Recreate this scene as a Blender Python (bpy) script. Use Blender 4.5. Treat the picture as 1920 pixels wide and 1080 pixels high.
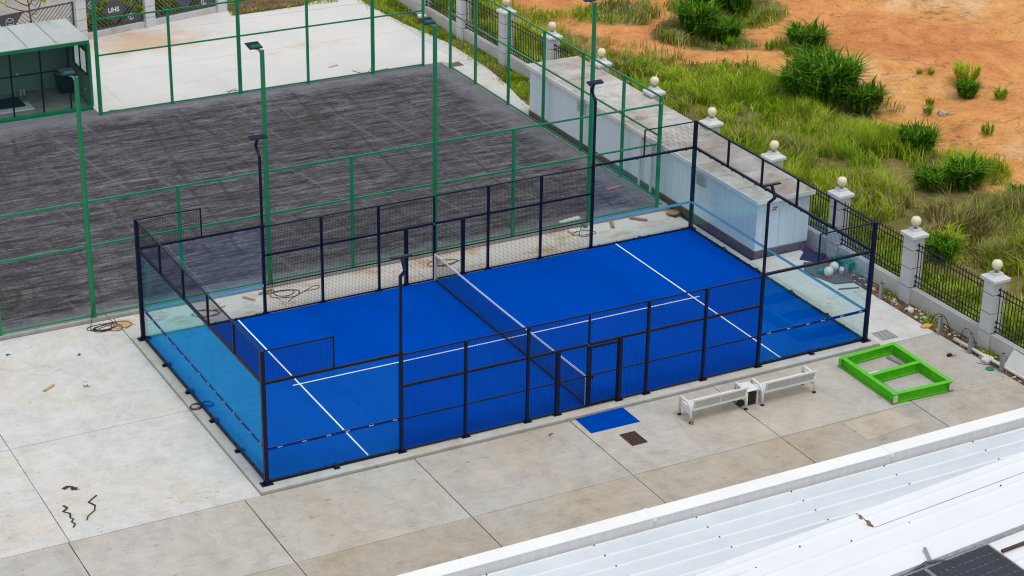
import bpy, bmesh, math, random
import numpy as np
from mathutils import Vector, Matrix, noise

for o in list(bpy.data.objects):
    bpy.data.objects.remove(o)
S = bpy.context.scene
C = S.collection
R = math.radians
random.seed(7)
rng = np.random.default_rng(7)

# ------------------------------------------------------------------ camera
yaw, pit, rol = 1.07261853, -0.425121707, 0.0160726882
cp = Vector((-17.9546096, -46.7395037, 28.3692385))
f_ = Vector((math.cos(pit) * math.cos(yaw), math.cos(pit) * math.sin(yaw), math.sin(pit)))
s_ = f_.cross(Vector((0, 0, 1))).normalized()
u_ = s_.cross(f_)
sx = s_ * math.cos(rol) + u_ * math.sin(rol)
ux = -s_ * math.sin(rol) + u_ * math.cos(rol)
cam = bpy.data.cameras.new('camera')
cam.sensor_width = 36
cam.lens = 3921.44443 / 1920 * 36
cam.clip_start = 1
cam.clip_end = 2000
co = bpy.data.objects.new('camera', cam)
C.objects.link(co)
mw = Matrix((sx, ux, -f_)).transposed().to_4x4()
mw.translation = cp
co.matrix_world = mw
S.camera = co

# ------------------------------------------------------------------ sky, sun, exposure
SUN_EL, SUN_AZ = 74.0, -75.0          # azimuth measured from +X towards +Y
W = bpy.data.worlds.new('World')
S.world = W
W.use_nodes = True
nt = W.node_tree
bg = nt.nodes['Background']
sky = nt.nodes.new('ShaderNodeTexSky')
sky.sky_type = 'NISHITA'
sky.sun_disc = False
sky.sun_elevation = R(SUN_EL)
sky.sun_rotation = R(90 - SUN_AZ)
sky.dust_density = 5
sky.air_density = 1.0
hs = nt.nodes.new('ShaderNodeHueSaturation')   # overcast: the cloud layer takes the blue out
hs.inputs['Saturation'].default_value = 0.35
nt.links.new(sky.outputs[0], hs.inputs['Color'])
mxw = nt.nodes.new('ShaderNodeMix')            # an even cloud deck in front of most of the sky
mxw.data_type = 'RGBA'
mxw.inputs[0].default_value = 0.6
mxw.inputs[7].default_value = (5.9, 6.1, 6.4, 1)
nt.links.new(hs.outputs[0], mxw.inputs[6])
nt.links.new(mxw.outputs[2], bg.inputs['Color'])
bg.inputs['Strength'].default_value = 0.15
sl = bpy.data.lights.new('sun', 'SUN')
sl.energy = 0.8
sl.angle = R(14)
sl.color = (1.0, 0.965, 0.91)
so = bpy.data.objects.new('sun', sl)
C.objects.link(so)
sd = Vector((math.cos(R(SUN_EL)) * math.cos(R(SUN_AZ)), math.cos(R(SUN_EL)) * math.sin(R(SUN_AZ)), math.sin(R(SUN_EL))))
so.rotation_euler = sd.to_track_quat('Z', 'Y').to_euler()
so.location = (10, -20, 40)
S.view_settings.view_transform = 'Standard'
S.view_settings.look = 'None'
S.view_settings.gamma = 1
S.view_settings.use_curve_mapping = False
S.view_settings.exposure = -0.02
S.render.engine = 'CYCLES'
S.cycles.transparent_max_bounces = 24
S.cycles.max_bounces = 8
S.cycles.filter_width = 1.15

# ------------------------------------------------------------------ helpers
class MB:
    """collects boxes, bars, tubes; built as ONE mesh object"""
    def __init__(s):
        s.v = []; s.f = []; s.m = []
        s.mi = 0
    def add(s, vs, fs):
        b = len(s.v)
        s.v += [tuple(p) for p in vs]
        s.f += [tuple(i + b for i in f) for f in fs]
        s.m += [s.mi] * len(fs)
        return s
    def box(s, x0, x1, y0, y1, z0, z1):
        return s.add([(x0, y0, z0), (x1, y0, z0), (x1, y1, z0), (x0, y1, z0), (x0, y0, z1), (x1, y0, z1), (x1, y1, z1), (x0, y1, z1)],
                     [(0, 3, 2, 1), (4, 5, 6, 7), (0, 1, 5, 4), (1, 2, 6, 5), (2, 3, 7, 6), (3, 0, 4, 7)])
    def cbox(s, c, d):
        return s.box(c[0] - d[0] / 2, c[0] + d[0] / 2, c[1] - d[1] / 2, c[1] + d[1] / 2, c[2] - d[2] / 2, c[2] + d[2] / 2)
    def bar(s, p, q, w, h=None, up=(0, 0, 1)):
        h = h or w
        p, q = Vector(p), Vector(q)
        d = (q - p).normalized()
        u = Vector(up)
        if abs(d.dot(u)) > 0.99:
            u = Vector((0, 1, 0))
        a = d.cross(u).normalized()
        b = a.cross(d).normalized()
        vs = []
        for c in (p, q):
            for i, j in ((-1, -1), (1, -1), (1, 1), (-1, 1)):
                vs.append(c + a * (w / 2 * i) + b * (h / 2 * j))
        return s.add(vs, [(3, 2, 1, 0), (4, 5, 6, 7), (0, 1, 5, 4), (1, 2, 6, 5), (2, 3, 7, 6), (3, 0, 4, 7)])
    def tube(s, pts, r, n=8, cap=True):
        pts = [Vector(p) for p in pts]
        rs = r if isinstance(r, (list, tuple)) else [r] * len(pts)
        vs = []; fs = []
        prev = None
        for i, p in enumerate(pts):
            d = (pts[min(i + 1, len(pts) - 1)] - pts[max(i - 1, 0)])
            if d.length < 1e-9:
                d = Vector((0, 0, 1))
            d.normalize()
            if prev is None:
                u = Vector((0, 0, 1)) if abs(d.z) < 0.95 else Vector((1, 0, 0))
                a = d.cross(u).normalized()
            else:
                a = (prev - d * prev.dot(d))
                a = a.normalized() if a.length > 1e-6 else d.cross(Vector((1, 0, 0))).normalized()
            prev = a
            b = d.cross(a)
            for k in range(n):
                t = 2 * math.pi * k / n
                vs.append(p + (a * math.cos(t) + b * math.sin(t)) * rs[i])
        for i in range(len(pts) - 1):
            for k in range(n):
                fs.append((i * n + k, i * n + (k + 1) % n, (i + 1) * n + (k + 1) % n, (i + 1) * n + k))
        if cap:
            fs.append(tuple(range(n - 1, -1, -1)))
            fs.append(tuple(range((len(pts) - 1) * n, len(pts) * n)))
        return s.add(vs, fs)
    def lathe(s, cx, cy, prof, n=16):
        vs = []; fs = []
        for r, z in prof:
            for k in range(n):
                t = 2 * math.pi * k / n
                vs.append((cx + r * math.cos(t), cy + r * math.sin(t), z))
        for i in range(len(prof) - 1):
            for k in range(n):
                fs.append((i * n + k, i * n + (k + 1) % n, (i + 1) * n + (k + 1) % n, (i + 1) * n + k))
        fs.append(tuple(range(n - 1, -1, -1)))
        fs.append(tuple(range((len(prof) - 1) * n, len(prof) * n)))
        return s.add(vs, fs)
    def prism(s, poly, z0, z1):
        n = len(poly)
        vs = [(x, y, z0) for x, y in poly] + [(x, y, z1) for x, y in poly]
        fs = [tuple(range(n - 1, -1, -1)), tuple(range(n, 2 * n))] + [(i, (i + 1) % n, n + (i + 1) % n, n + i) for i in range(n)]
        return s.add(vs, fs)
    def mesh(s, name):
        m = bpy.data.meshes.new(name)
        m.from_pydata(s.v, [], s.f)
        if s.m and max(s.m) > 0:
            m.polygons.foreach_set('material_index', s.m)
        m.update()
        return m
    def build(s, name, mat, parent=None, smooth=False, bevel=0, seg=1):
        """geometry is given in world coordinates; it is moved into the parent's frame"""
        if parent is not None:
            w = world_loc(parent)
            s.v = [(a - w[0], b - w[1], c - w[2]) for a, b, c in s.v]
        o = bpy.data.objects.new(name, s.mesh(name))
        for mm in (mat if isinstance(mat, (list, tuple)) else [mat]):
            o.data.materials.append(mm)
        o.parent = parent
        C.objects.link(o)
        if smooth:
            o.data.polygons.foreach_set('use_smooth', [True] * len(o.data.polygons))
        if bevel:
            b = o.modifiers.new('bevel', 'BEVEL')
            b.width = bevel
            b.segments = seg
            b.limit_method = 'ANGLE'
        return o

def world_loc(o):
    l = Vector((0, 0, 0))
    while o is not None:
        l += o.location
        o = o.parent
    return l
def tag(o, label, cat=None, group=None, kind=None):
    o['label'] = label
    if cat: o['category'] = cat
    if group: o['group'] = group
    if kind: o['kind'] = kind
    return o
def struct(o, label=None):
    o['kind'] = 'structure'
    if label: o['label'] = label
    return o
def thing(name, loc, label, cat, group=None):
    o = bpy.data.objects.new(name, None)
    o.empty_display_size = 0.2
    o.location = loc
    C.objects.link(o)
    return tag(o, label, cat, group)
def inst(name, data, loc, parent=None, rot=(0, 0, 0), scale=None):
    """an object sharing mesh data; loc in world coordinates"""
    o = bpy.data.objects.new(name, data)
    o.parent = parent
    o.location = Vector(loc) - (world_loc(parent) if parent is not None else Vector((0, 0, 0)))
    o.rotation_euler = rot
    if scale: o.scale = scale
    C.objects.link(o)
    return o
def copy_tree(src, loc, label, rotz=0, scale=None):
    r = src.copy(); C.objects.link(r)
    r.location = loc
    r.rotation_euler = (0, 0, rotz)
    if scale: r.scale = scale
    r['label'] = label
    for ch in src.children:
        c = ch.copy(); C.objects.link(c); c.parent = r
        for g in ch.children:
            d = g.copy(); C.objects.link(d); d.parent = c
    return r

# ------------------------------------------------------------------ materials
def srgb(r, g, b):
    f = lambda c: (c / 255 / 12.92) if c / 255 <= 0.04045 else ((c / 255 + 0.055) / 1.055) ** 2.4
    return (f(r), f(g), f(b), 1)
class N:
    """tiny node-graph writer"""
    def __init__(s, name):
        s.mat = bpy.data.materials.new(name)
        s.mat.use_nodes = True
        s.t = s.mat.node_tree
        s.b = s.t.nodes['Principled BSDF']
        s.geo = s.t.nodes.new('ShaderNodeNewGeometry')
    def n(s, typ, **kw):
        x = s.t.nodes.new(typ)
        for k, v in kw.items(): setattr(x, k, v)
        return x
    def link(s, a, b): s.t.links.new(a, b)
    def pos(s, scale=(1, 1, 1), rot=(0, 0, 0), src=None):
        m = s.n('ShaderNodeMapping')
        m.inputs['Scale'].default_value = scale
        m.inputs['Rotation'].default_value = rot
        s.link(src or s.geo.outputs['Position'], m.inputs['Vector'])
        return m.outputs[0]
    def noise(s, scale, detail=4, rough=0.55, vec=None, dist=0):
        x = s.n('ShaderNodeTexNoise')
        x.inputs['Scale'].default_value = scale
        x.inputs['Detail'].default_value = detail
        x.inputs['Roughness'].default_value = rough
        x.inputs['Distortion'].default_value = dist
        s.link(vec or s.geo.outputs['Position'], x.inputs['Vector'])
        return x.outputs['Fac']
    def ramp(s, fac, stops):
        r = s.n('ShaderNodeValToRGB')
        e = r.color_ramp.elements
        while len(e) < len(stops): e.new(0.5)
        for i, (p, c) in enumerate(stops):
            e[i].position = p
            e[i].color = c if hasattr(c, '__len__') else (c, c, c, 1)
        s.link(fac, r.inputs[0])
        return r.outputs[0]
    def mix(s, a, b, fac, mode='MIX'):
        x = s.n('ShaderNodeMix', data_type='RGBA', blend_type=mode)
        for v, i in ((fac, 0), (a, 6), (b, 7)):
            if hasattr(v, 'is_output') or isinstance(v, bpy.types.NodeSocket): s.link(v, x.inputs[i])
            else: x.inputs[i].default_value = v
        return x.outputs[2]
    def math(s, op, a, b=None):
        x = s.n('ShaderNodeMath', operation=op)
        for i, v in enumerate((a, b)):
            if v is None: continue
            if isinstance(v, bpy.types.NodeSocket): s.link(v, x.inputs[i])
            else: x.inputs[i].default_value = v
        return x.outputs[0]
    def bump(s, h, strength=0.3, dist=0.02):
        x = s.n('ShaderNodeBump')
        x.inputs['Strength'].default_value = strength
        x.inputs['Distance'].default_value = dist
        s.link(h, x.inputs['Height'])
        s.link(x.outputs[0], s.b.inputs['Normal'])
    def out(s, col, rough=0.6, metal=0, spec=0.5):
        if isinstance(col, bpy.types.NodeSocket): s.link(col, s.b.inputs['Base Color'])
        else: s.b.inputs['Base Color'].default_value = col
        if isinstance(rough, bpy.types.NodeSocket): s.link(rough, s.b.inputs['Roughness'])
        else: s.b.inputs['Roughness'].default_value = rough
        s.b.inputs['Metallic'].default_value = metal
        s.b.inputs['Specular IOR Level'].default_value = spec
        return s.mat

def mul(c, k): return (c[0] * k, c[1] * k, c[2] * k, 1)
def simple(name, col, rough=0.5, metal=0, var=0.12, scale=3.0, spec=0.5, bump=0, bscale=60):
    n = N(name)
    f = n.noise(scale, 5, 0.6)
    c = n.ramp(f, [(0.3, mul(col, 1 - var)), (0.7, mul(col, 1 + var))])
    if bump: n.bump(n.noise(bscale, 3), bump, 0.01)
    return n.out(c, rough, metal, spec)

M = {}
M['navy'] = simple('navy_powder_coat', (0.005, 0.009, 0.030, 1), 0.45, 0, 0.15, 3, 0.22)
M['wire'] = simple('black_wire', (0.006, 0.009, 0.026, 1), 0.6, 0, 0.1, 3, 0.15)
M['green'] = simple('green_paint', (0.003, 0.215, 0.090, 1), 0.42, 0, 0.10)
M['lime'] = simple('lime_paint', (0.085, 0.52, 0.008, 1), 0.45, 0, 0.16, 5, 0.3)
M['whitepaint'] = simple('white_paint', (0.72, 0.73, 0.73, 1), 0.4, 0, 0.05)
M['whiteline'] = simple('white_line', (0.80, 0.82, 0.85, 1), 0.8, 0, 0.05, 8)
M['black'] = simple('black_rubber', (0.012, 0.012, 0.013, 1), 0.6)
M['iron'] = simple('black_iron', (0.010, 0.011, 0.013, 1), 0.45)
M['galv'] = simple('galvanised_steel', (0.34, 0.36, 0.38, 1), 0.42, 0.6, 0.2, 9)
M['globe'] = simple('cream_globe', (0.80, 0.72, 0.50, 1), 0.25, 0, 0.04)
M['wood'] = simple('wood_offcut', (0.36, 0.20, 0.10, 1), 0.8, 0, 0.3, 14)
M['palewood'] = simple('pale_wood', (0.50, 0.33, 0.16, 1), 0.8, 0, 0.25, 14)
M['pvc'] = simple('white_plastic', (0.66, 0.65, 0.60, 1), 0.4, 0, 0.1)
M['stone'] = simple('stone', (0.42, 0.36, 0.29, 1), 0.9, 0, 0.35, 9, bump=0.4, bscale=25)
M['palestone'] = simple('pale_stone', (0.60, 0.57, 0.52, 1), 0.9, 0, 0.2, 9)
M['darkgreen'] = simple('teal_lamp', (0.003, 0.022, 0.026, 1), 0.6, 0, 0.2, 3, 0.15)
M['teallamp'] = simple('teal_casing', (0.006, 0.085, 0.090, 1), 0.5, 0, 0.15, 3, 0.25)
M['tealplastic'] = simple('teal_plastic', (0.01, 0.20, 0.13, 1), 0.4)
M['yellow'] = simple('yellow_foam', (0.62, 0.38, 0.08, 1), 0.8)
M['ruststain'] = simple('ochre_rust', (0.22, 0.14, 0.05, 1), 0.9, 0, 0.4, 12)
M['rust'] = simple('rusty_grate', (0.075, 0.040, 0.024, 1), 0.8, 0, 0.4, 20)
M['red'] = simple('faded_red', (0.45, 0.10, 0.07, 1), 0.7)
M['bluemat'] = simple('blue_mat', (0.0, 0.055, 0.385, 1), 0.95, 0, 0.08, 6, 0.0)
M['greyplate'] = simple('slate_plate', (0.060, 0.070, 0.085, 1), 0.45, 0, 0.1)
M['slat'] = simple('grey_slat', (0.15, 0.155, 0.16, 1), 0.45)
M['hole'] = simple('dark_joint', (0.045, 0.038, 0.032, 1), 0.95, 0, 0.4, 12)
M['soil'] = simple('joint_soil', (0.09, 0.075, 0.06, 1), 0.95, 0, 0.4, 12)

# turf
n = N('blue_turf')
a = n.noise(0.5, 4, 0.6, n.pos((1, 0.35, 1)))
fine = n.noise(55, 2)
c = n.ramp(a, [(0.28, (0.0, 0.055, 0.385, 1)), (0.5, (0.0, 0.064, 0.44, 1)), (0.72, (0.0, 0.072, 0.48, 1))])
c = n.mix(c, n.ramp(fine, [(0.3, 0.80), (0.7, 1.14)]), 1.0, 'MULTIPLY')
n.bump(n.noise(120, 2), 0.5, 0.02)
M['turf'] = n.out(c, 0.95, 0, 0.0)

# glass: a clear tinted sheet whose two faces each reflect by the Fresnel law
def glass(name, tint):
    n = N(name)
    t = n.t
    lw = n.n('ShaderNodeLayerWeight')
    lw.inputs['Blend'].default_value = 0.5
    f5 = n.math('POWER', lw.outputs['Facing'], 5)
    f = n.math('ADD', n.math('MULTIPLY', f5, 0.95), 0.045)
    tr = n.n('ShaderNodeBsdfTransparent')
    tr.inputs[0].default_value = tint
    gl = n.n('ShaderNodeBsdfGlossy')
    gl.inputs['Roughness'].default_value = 0.015
    gl.inputs['Color'].default_value = (0.10, 0.74, 0.88, 1)
    mx = n.n('ShaderNodeMixShader')
    n.link(f, mx.inputs[0]); n.link(tr.outputs[0], mx.inputs[1]); n.link(gl.outputs[0], mx.inputs[2])
    n.link(mx.outputs[0], t.nodes['Material Output'].inputs['Surface'])
    return n.mat
M['glass'] = glass('court_glass', (0.955, 0.988, 0.982, 1))
M['window'] = glass('window_glass', (0.93, 0.96, 0.95, 1))
M['sticker_out'] = simple('navy_sticker', (0.002, 0.030, 0.24, 1), 0.6, 0, 0.1, 3, 0.1)
M['sticker_in'] = simple('cyan_sticker', (0.14, 0.50, 0.68, 1), 0.5)

# concretes
def concrete(name, base, warm, cool, stripes=0.0, stain=0.35, sang=0.0, vscale=0.35):
    n = N(name)
    oi = n.n('ShaderNodeObjectInfo')
    big = n.noise(vscale, 6, 0.6, dist=0.4)
    mid = n.noise(1.7, 6, 0.65)
    fine = n.noise(28, 3, 0.7)
    c = n.ramp(big, [(0.32, cool), (0.5, base), (0.68, warm)])
    c = n.mix(c, n.ramp(mid, [(0.25, 1 - stain * 0.55), (0.5, 1.0), (0.75, 1 + stain * 0.25)]), 1.0, 'MULTIPLY')
    c = n.mix(c, n.ramp(fine, [(0.2, 0.86), (0.6, 1.05)]), 1.0, 'MULTIPLY')
    spots = n.noise(3.6, 2, 0.4, n.pos((1, 1.6, 1)))
    c = n.mix(c, n.ramp(spots, [(0.72, 1.0), (0.77, 0.70)]), 1.0, 'MULTIPLY')
    scr = n.noise(2.2, 6, 0.75, n.pos((0.6, 5.5, 1), (0, 0, 0.5)), 1.2)
    c = n.mix(c, n.ramp(scr, [(0.62, 1.0), (0.70, 0.87)]), 1.0, 'MULTIPLY')
    c = n.mix(c, n.ramp(oi.outputs['Random'], [(0.0, 0.94), (1.0, 1.05)]), 1.0, 'MULTIPLY')
    # weathering: rough-edged dirt films, trowel drags, specks, hairline cracks
    film = n.noise(0.9, 11, 0.82, n.pos((1, 0.8, 1), (0, 0, 0.3)), 0.7)
    c = n.mix(c, n.ramp(film, [(0.36, 0.80), (0.47, 0.96), (0.56, 1.02), (0.68, 1.08)]), 0.85, 'MULTIPLY')
    drag = n.noise(1.0, 8, 0.8, n.pos((0.5, 7.0, 1), (0, 0, -0.35)), 2.0)
    c = n.mix(c, n.ramp(drag, [(0.40, 0.93), (0.6, 1.04)]), 0.9, 'MULTIPLY')
    speck = n.noise(11, 2, 0.5)
    c = n.mix(c, n.ramp(speck, [(0.735, 1.0), (0.77, 0.50)]), 0.8, 'MULTIPLY')
    vo = n.n('ShaderNodeTexVoronoi', feature='DISTANCE_TO_EDGE'); vo.inputs['Scale'].default_value = 0.30
    nv_ = n.n('ShaderNodeTexNoise'); nv_.inputs['Scale'].default_value = 1.3; nv_.inputs['Detail'].default_value = 6; n.link(n.geo.outputs['Position'], nv_.inputs['Vector'])
    va = n.n('ShaderNodeVectorMath', operation='MULTIPLY_ADD'); n.link(nv_.outputs['Color'], va.inputs[0]); va.inputs[1].default_value = (1.6, 1.6, 0); n.link(n.geo.outputs['Position'], va.inputs[2])
    n.link(va.outputs[0], vo.inputs['Vector'])
    hk = n.math('MULTIPLY', n.ramp(vo.outputs['Distance'], [(0.0, 0.30), (0.005, 0.0)]), n.ramp(n.noise(0.25, 3), [(0.54, 0.0), (0.62, 1.0)]))
    c = n.mix(c, (0.16, 0.145, 0.13, 1), hk)
    h = fine
    if stripes:
        w = n.n('ShaderNodeTexWave', wave_type='BANDS', bands_direction='X')
        w.inputs['Scale'].default_value = 6.5
        w.inputs['Distortion'].default_value = 1.2
        w.inputs['Detail'].default_value = 2
        w.inputs['Detail Scale'].default_value = 0.6
        n.link(n.pos((1, 1, 1), (0, 0, sang)), w.inputs['Vector'])
        patch = n.ramp(n.noise(0.55, 3), [(0.36, 0.0), (0.55, 1.0)])
        k = n.math('MULTIPLY', patch, stripes)
        c = n.mix(c, n.ramp(w.outputs['Fac'], [(0.15, 0.78), (0.7, 1.06)]), k, 'MULTIPLY')
    n.bump(h, 0.35, 0.01)
    return n.out(c, 0.88, 0, 0.25)
M['oldconc'] = concrete('old_concrete', (0.475, 0.45, 0.41, 1), (0.475, 0.42, 0.35, 1), (0.50, 0.49, 0.475, 1), 0.5, 0.30, R(50), 0.20)
M['warmconc'] = concrete('warm_old_concrete', (0.45, 0.405, 0.34, 1), (0.45, 0.375, 0.285, 1), (0.45, 0.43, 0.395, 1), 0.6, 0.36, R(50), 0.20)
M['whiteconc'] = concrete('white_concrete', (0.60, 0.595, 0.575, 1), (0.60, 0.56, 0.49, 1), (0.59, 0.60, 0.605, 1), 0, 0.22)
M['padconc'] = concrete('pad_concrete', (0.55, 0.54, 0.51, 1), (0.56, 0.52, 0.45, 1), (0.50, 0.50, 0.50, 1), 0, 0.25)
M['kerbconc'] = concrete('kerb_concrete', (0.40, 0.40, 0.39, 1), (0.42, 0.39, 0.34, 1), (0.34, 0.35, 0.36, 1), 0, 0.4)
M['roofconc'] = concrete('shed_roof_board', (0.45, 0.425, 0.39, 1), (0.36, 0.315, 0.265, 1), (0.58, 0.58, 0.58, 1), 0, 0.6, 0, 0.6)
M['wallconc'] = concrete('wall_render', (0.58, 0.585, 0.585, 1), (0.58, 0.56, 0.52, 1), (0.53, 0.54, 0.55, 1), 0, 0.2)
M['patch'] = concrete('tan_patch', (0.50, 0.445, 0.37, 1), (0.52, 0.44, 0.335, 1), (0.49, 0.46, 0.42, 1), 0.5, 0.4, R(50))
# far slabs carry red-soil stains washed out of the planted island
n = N('stained_concrete')
big = n.noise(0.35, 6, 0.6)
c = n.ramp(big, [(0.32, (0.60, 0.60, 0.60, 1)), (0.6, (0.66, 0.645, 0.62, 1))])
c = n.mix(c, n.ramp(n.noise(20, 3, 0.7), [(0.2, 0.88), (0.6, 1.04)]), 1.0, 'MULTIPLY')
sp = n.n('ShaderNodeSeparateXYZ'); n.link(n.geo.outputs['Position'], sp.inputs[0])
dx = n.math('MULTIPLY', n.math('SUBTRACT', sp.outputs[0], 9.9), 0.30)
dy = n.math('MULTIPLY', n.math('SUBTRACT', sp.outputs[1], 39.2), 0.42)
d = n.math('SQRT', n.math('ADD', n.math('MULTIPLY', dx, dx), n.math('MULTIPLY', dy, dy)))
d = n.math('ADD', d, n.math('MULTIPLY', n.math('SUBTRACT', n.noise(0.9, 5, 0.65), 0.5), 1.6))
c = n.mix(n.mix(c, (0.56, 0.36, 0.20, 1), 0.75), c, n.ramp(d, [(0.25, 0.0), (1.1, 1.0)]))
st = n.noise(0.35, 5, 0.7, n.pos((1, 1.5, 1)))
c = n.mix(c, (0.60, 0.46, 0.33, 1), n.ramp(st, [(0.57, 0.0), (0.75, 0.75)]))
n.bump(n.noise(28, 3), 0.3, 0.01)
M['stainconc'] = n.out(c, 0.88, 0, 0.25)
# strip of concrete with ochre soil patches behind the court
n = N('back_strip_concrete')
c = n.ramp(n.noise(0.5, 6, 0.6), [(0.35, (0.57, 0.555, 0.52, 1)), (0.65, (0.63, 0.60, 0.55, 1))])
c = n.mix(c, n.ramp(n.noise(25, 3, 0.7), [(0.2, 0.86), (0.6, 1.05)]), 1.0, 'MULTIPLY')
c = n.mix(c, (0.46, 0.25, 0.07, 1), n.ramp(n.noise(0.62, 5, 0.7, n.pos((1, 1.7, 1))), [(0.52, 0.0), (0.68, 0.8)]))
n.bump(n.noise(28, 3), 0.3, 0.01)
M['backconc'] = n.out(c, 0.88, 0, 0.25)

# dark stone-dust pitch: raked along X, crossed by tyre tracks
n = N('dark_pitch')
warp = n.noise(0.5, 3, 0.5)
rake = n.noise(1.0, 8, 0.78, n.pos((0.42, 3.4, 1), (0, 0, 0.05)), 1.4)
rake2 = n.noise(1.0, 6, 0.7, n.pos((0.9, 6.5, 1), (0, 0, -0.08)), 1.8)
big = n.noise(0.22, 5, 0.65)
clod = n.noise(2.6, 6, 0.75, n.pos((0.7, 1.5, 1)), 0.8)
fine = n.noise(13, 4, 0.85)
grit = n.n('ShaderNodeTexWhiteNoise'); n.link(n.pos((26, 26, 26)), grit.inputs['Vector'])
c = n.ramp(rake, [(0.35, (0.020, 0.020, 0.022, 1)), (0.5, (0.074, 0.073, 0.080, 1)), (0.65, (0.172, 0.171, 0.188, 1))])
c = n.mix(c, n.ramp(rake2, [(0.32, 0.72), (0.62, 1.16)]), 1.0, 'MULTIPLY')
c = n.mix(c, n.ramp(big, [(0.3, (0.90, 0.86, 0.84, 1)), (0.7, (1.08, 1.09, 1.12, 1))]), 1.0, 'MULTIPLY')
c = n.mix(c, n.ramp(clod, [(0.30, 0.40), (0.46, 1.0), (0.66, 1.18)]), 0.9, 'MULTIPLY')
trk = n.noise(1.0, 5, 0.65, n.pos((1.5, 0.20, 1), (0, 0, 0.12)), 1.6)
brk = n.noise(0.55, 4, 0.6)
k = n.math('MULTIPLY', n.ramp(trk, [(0.57, 0.0), (0.66, 0.6)]), n.ramp(brk, [(0.44, 0.0), (0.56, 1.0)]))
c = n.mix(c, (0.026, 0.022, 0.021, 1), k)
def tracks(rot, scale, lo, hi, mask_scale, seed, light):
    w = n.n('ShaderNodeTexWave', wave_type='BANDS', bands_direction='X', wave_profile='SIN')
    w.inputs['Scale'].default_value = scale; w.inputs['Distortion'].default_value = 5.0; w.inputs['Detail'].default_value = 3; w.inputs['Detail Scale'].default_value = 0.22; w.inputs['Phase Offset'].default_value = seed
    n.link(n.pos((1, 1, 1), (0, 0, rot)), w.inputs['Vector'])
    mk = n.noise(mask_scale, 4, 0.6, n.pos((1, 0.45, 1), (0, 0, rot)))
    return n.math('MULTIPLY', n.ramp(w.outputs['Fac'], [(lo, 0.0), (hi, 1.0)]), n.ramp(mk, [(0.46, 0.0), (0.58, 0.8)]))
c = n.mix(c, (0.036, 0.034, 0.034, 1), n.math('MULTIPLY', tracks(0.10, 0.30, 0.90, 0.99, 0.3, 0.0, False), n.ramp(clod, [(0.38, 0.15), (0.58, 0.9)])))
c = n.mix(c, (0.19, 0.18, 0.18, 1), n.math('MULTIPLY', tracks(-0.12, 0.21, 0.965, 0.998, 0.3, 2.0, True), 0.45))
rg = n.n('ShaderNodeTexWave', wave_type='RINGS', rings_direction='Z')
rg.inputs['Scale'].default_value = 0.55; rg.inputs['Distortion'].default_value = 4.5; rg.inputs['Detail'].default_value = 2; rg.inputs['Detail Scale'].default_value = 0.5
mp = n.n('ShaderNodeMapping'); mp.inputs['Location'].default_value = (4.6, -15.2, 0); n.link(n.geo.outputs['Position'], mp.inputs['Vector']); n.link(mp.outputs[0], rg.inputs['Vector'])
ln = n.n('ShaderNodeVectorMath', operation='LENGTH'); n.link(mp.outputs[0], ln.inputs[0])
kr = n.math('MULTIPLY', n.math('MULTIPLY', n.ramp(rg.outputs['Fac'], [(0.62, 0.0), (0.92, 0.75)]), n.ramp(clod, [(0.35, 0.3), (0.55, 1.0)])), n.ramp(n.math('MULTIPLY', ln.outputs['Value'], 0.2), [(0.55, 1.0), (0.85, 0.0)]))
c = n.mix(c, (0.028, 0.024, 0.024, 1), n.math('MULTIPLY', kr, n.ramp(brk, [(0.40, 0.1), (0.60, 0.8)])))
c = n.mix(c, n.ramp(fine, [(0.25, 0.40), (0.75, 1.65)]), 1.0, 'MULTIPLY')
sp = n.n('ShaderNodeSeparateXYZ'); n.link(n.geo.outputs['Position'], sp.inputs[0])
wob = n.math('MULTIPLY', n.math('SUBTRACT', n.noise(0.9, 5, 0.7), 0.5), 2.6)
e1 = n.math('ADD', n.math('SUBTRACT', 20.3, sp.outputs[0]), wob)
e2 = n.math('ADD', n.math('SUBTRACT', 30.4, sp.outputs[1]), wob)
e3 = n.math('ADD', n.math('MULTIPLY', n.math('SUBTRACT', sp.outputs[1], 12.4), 1.8), wob)
e = n.math('MINIMUM', n.math('MINIMUM', e1, e2), e3)
c = n.mix(n.mix(c, (0.26, 0.27, 0.30, 1), 0.55), c, n.ramp(n.math('MULTIPLY', e, 0.5), [(0.10, 0.0), (0.70, 1.0)]))
c = n.mix(c, n.ramp(grit.outputs['Value'], [(0.0, 0.50), (1.0, 1.55)]), 1.0, 'MULTIPLY')
n.bump(n.math('ADD', rake, n.math('MULTIPLY', fine, 0.5)), 0.8, 0.07)
M['pitch'] = n.out(c, 0.95, 0, 0.2)

# red earth; 'litter' says how much old grass lies on it
n = N('red_earth')
big = n.noise(0.10, 7, 0.62, dist=0.6)
c = n.ramp(big, [(0.30, (0.60, 0.225, 0.085, 1)), (0.44, (0.73, 0.305, 0.112, 1)), (0.56, (0.75, 0.365, 0.120, 1)), (0.68, (0.78, 0.52, 0.30, 1))])
wash = n.noise(0.5, 7, 0.7, n.pos((1.0, 0.45, 1), (0, 0, 0.5)), 1.2)
c = n.mix(c, n.ramp(wash, [(0.30, (0.80, 0.70, 0.62, 1)), (0.5, (1.0, 1.0, 1.0, 1)), (0.72, (1.10, 1.18, 1.30, 1))]), 1.0, 'MULTIPLY')
c = n.mix(c, n.ramp(n.noise(0.9, 9, 0.8), [(0.30, (0.62, 0.60, 0.60, 1)), (0.48, (0.98, 0.98, 0.98, 1)), (0.70, (1.10, 1.16, 1.24, 1))]), 1.0, 'MULTIPLY')
crumb = n.noise(1.3, 8, 0.82, n.pos((1, 1.5, 1)), 0.4)
zone = n.noise(0.16, 4, 0.6)
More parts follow.
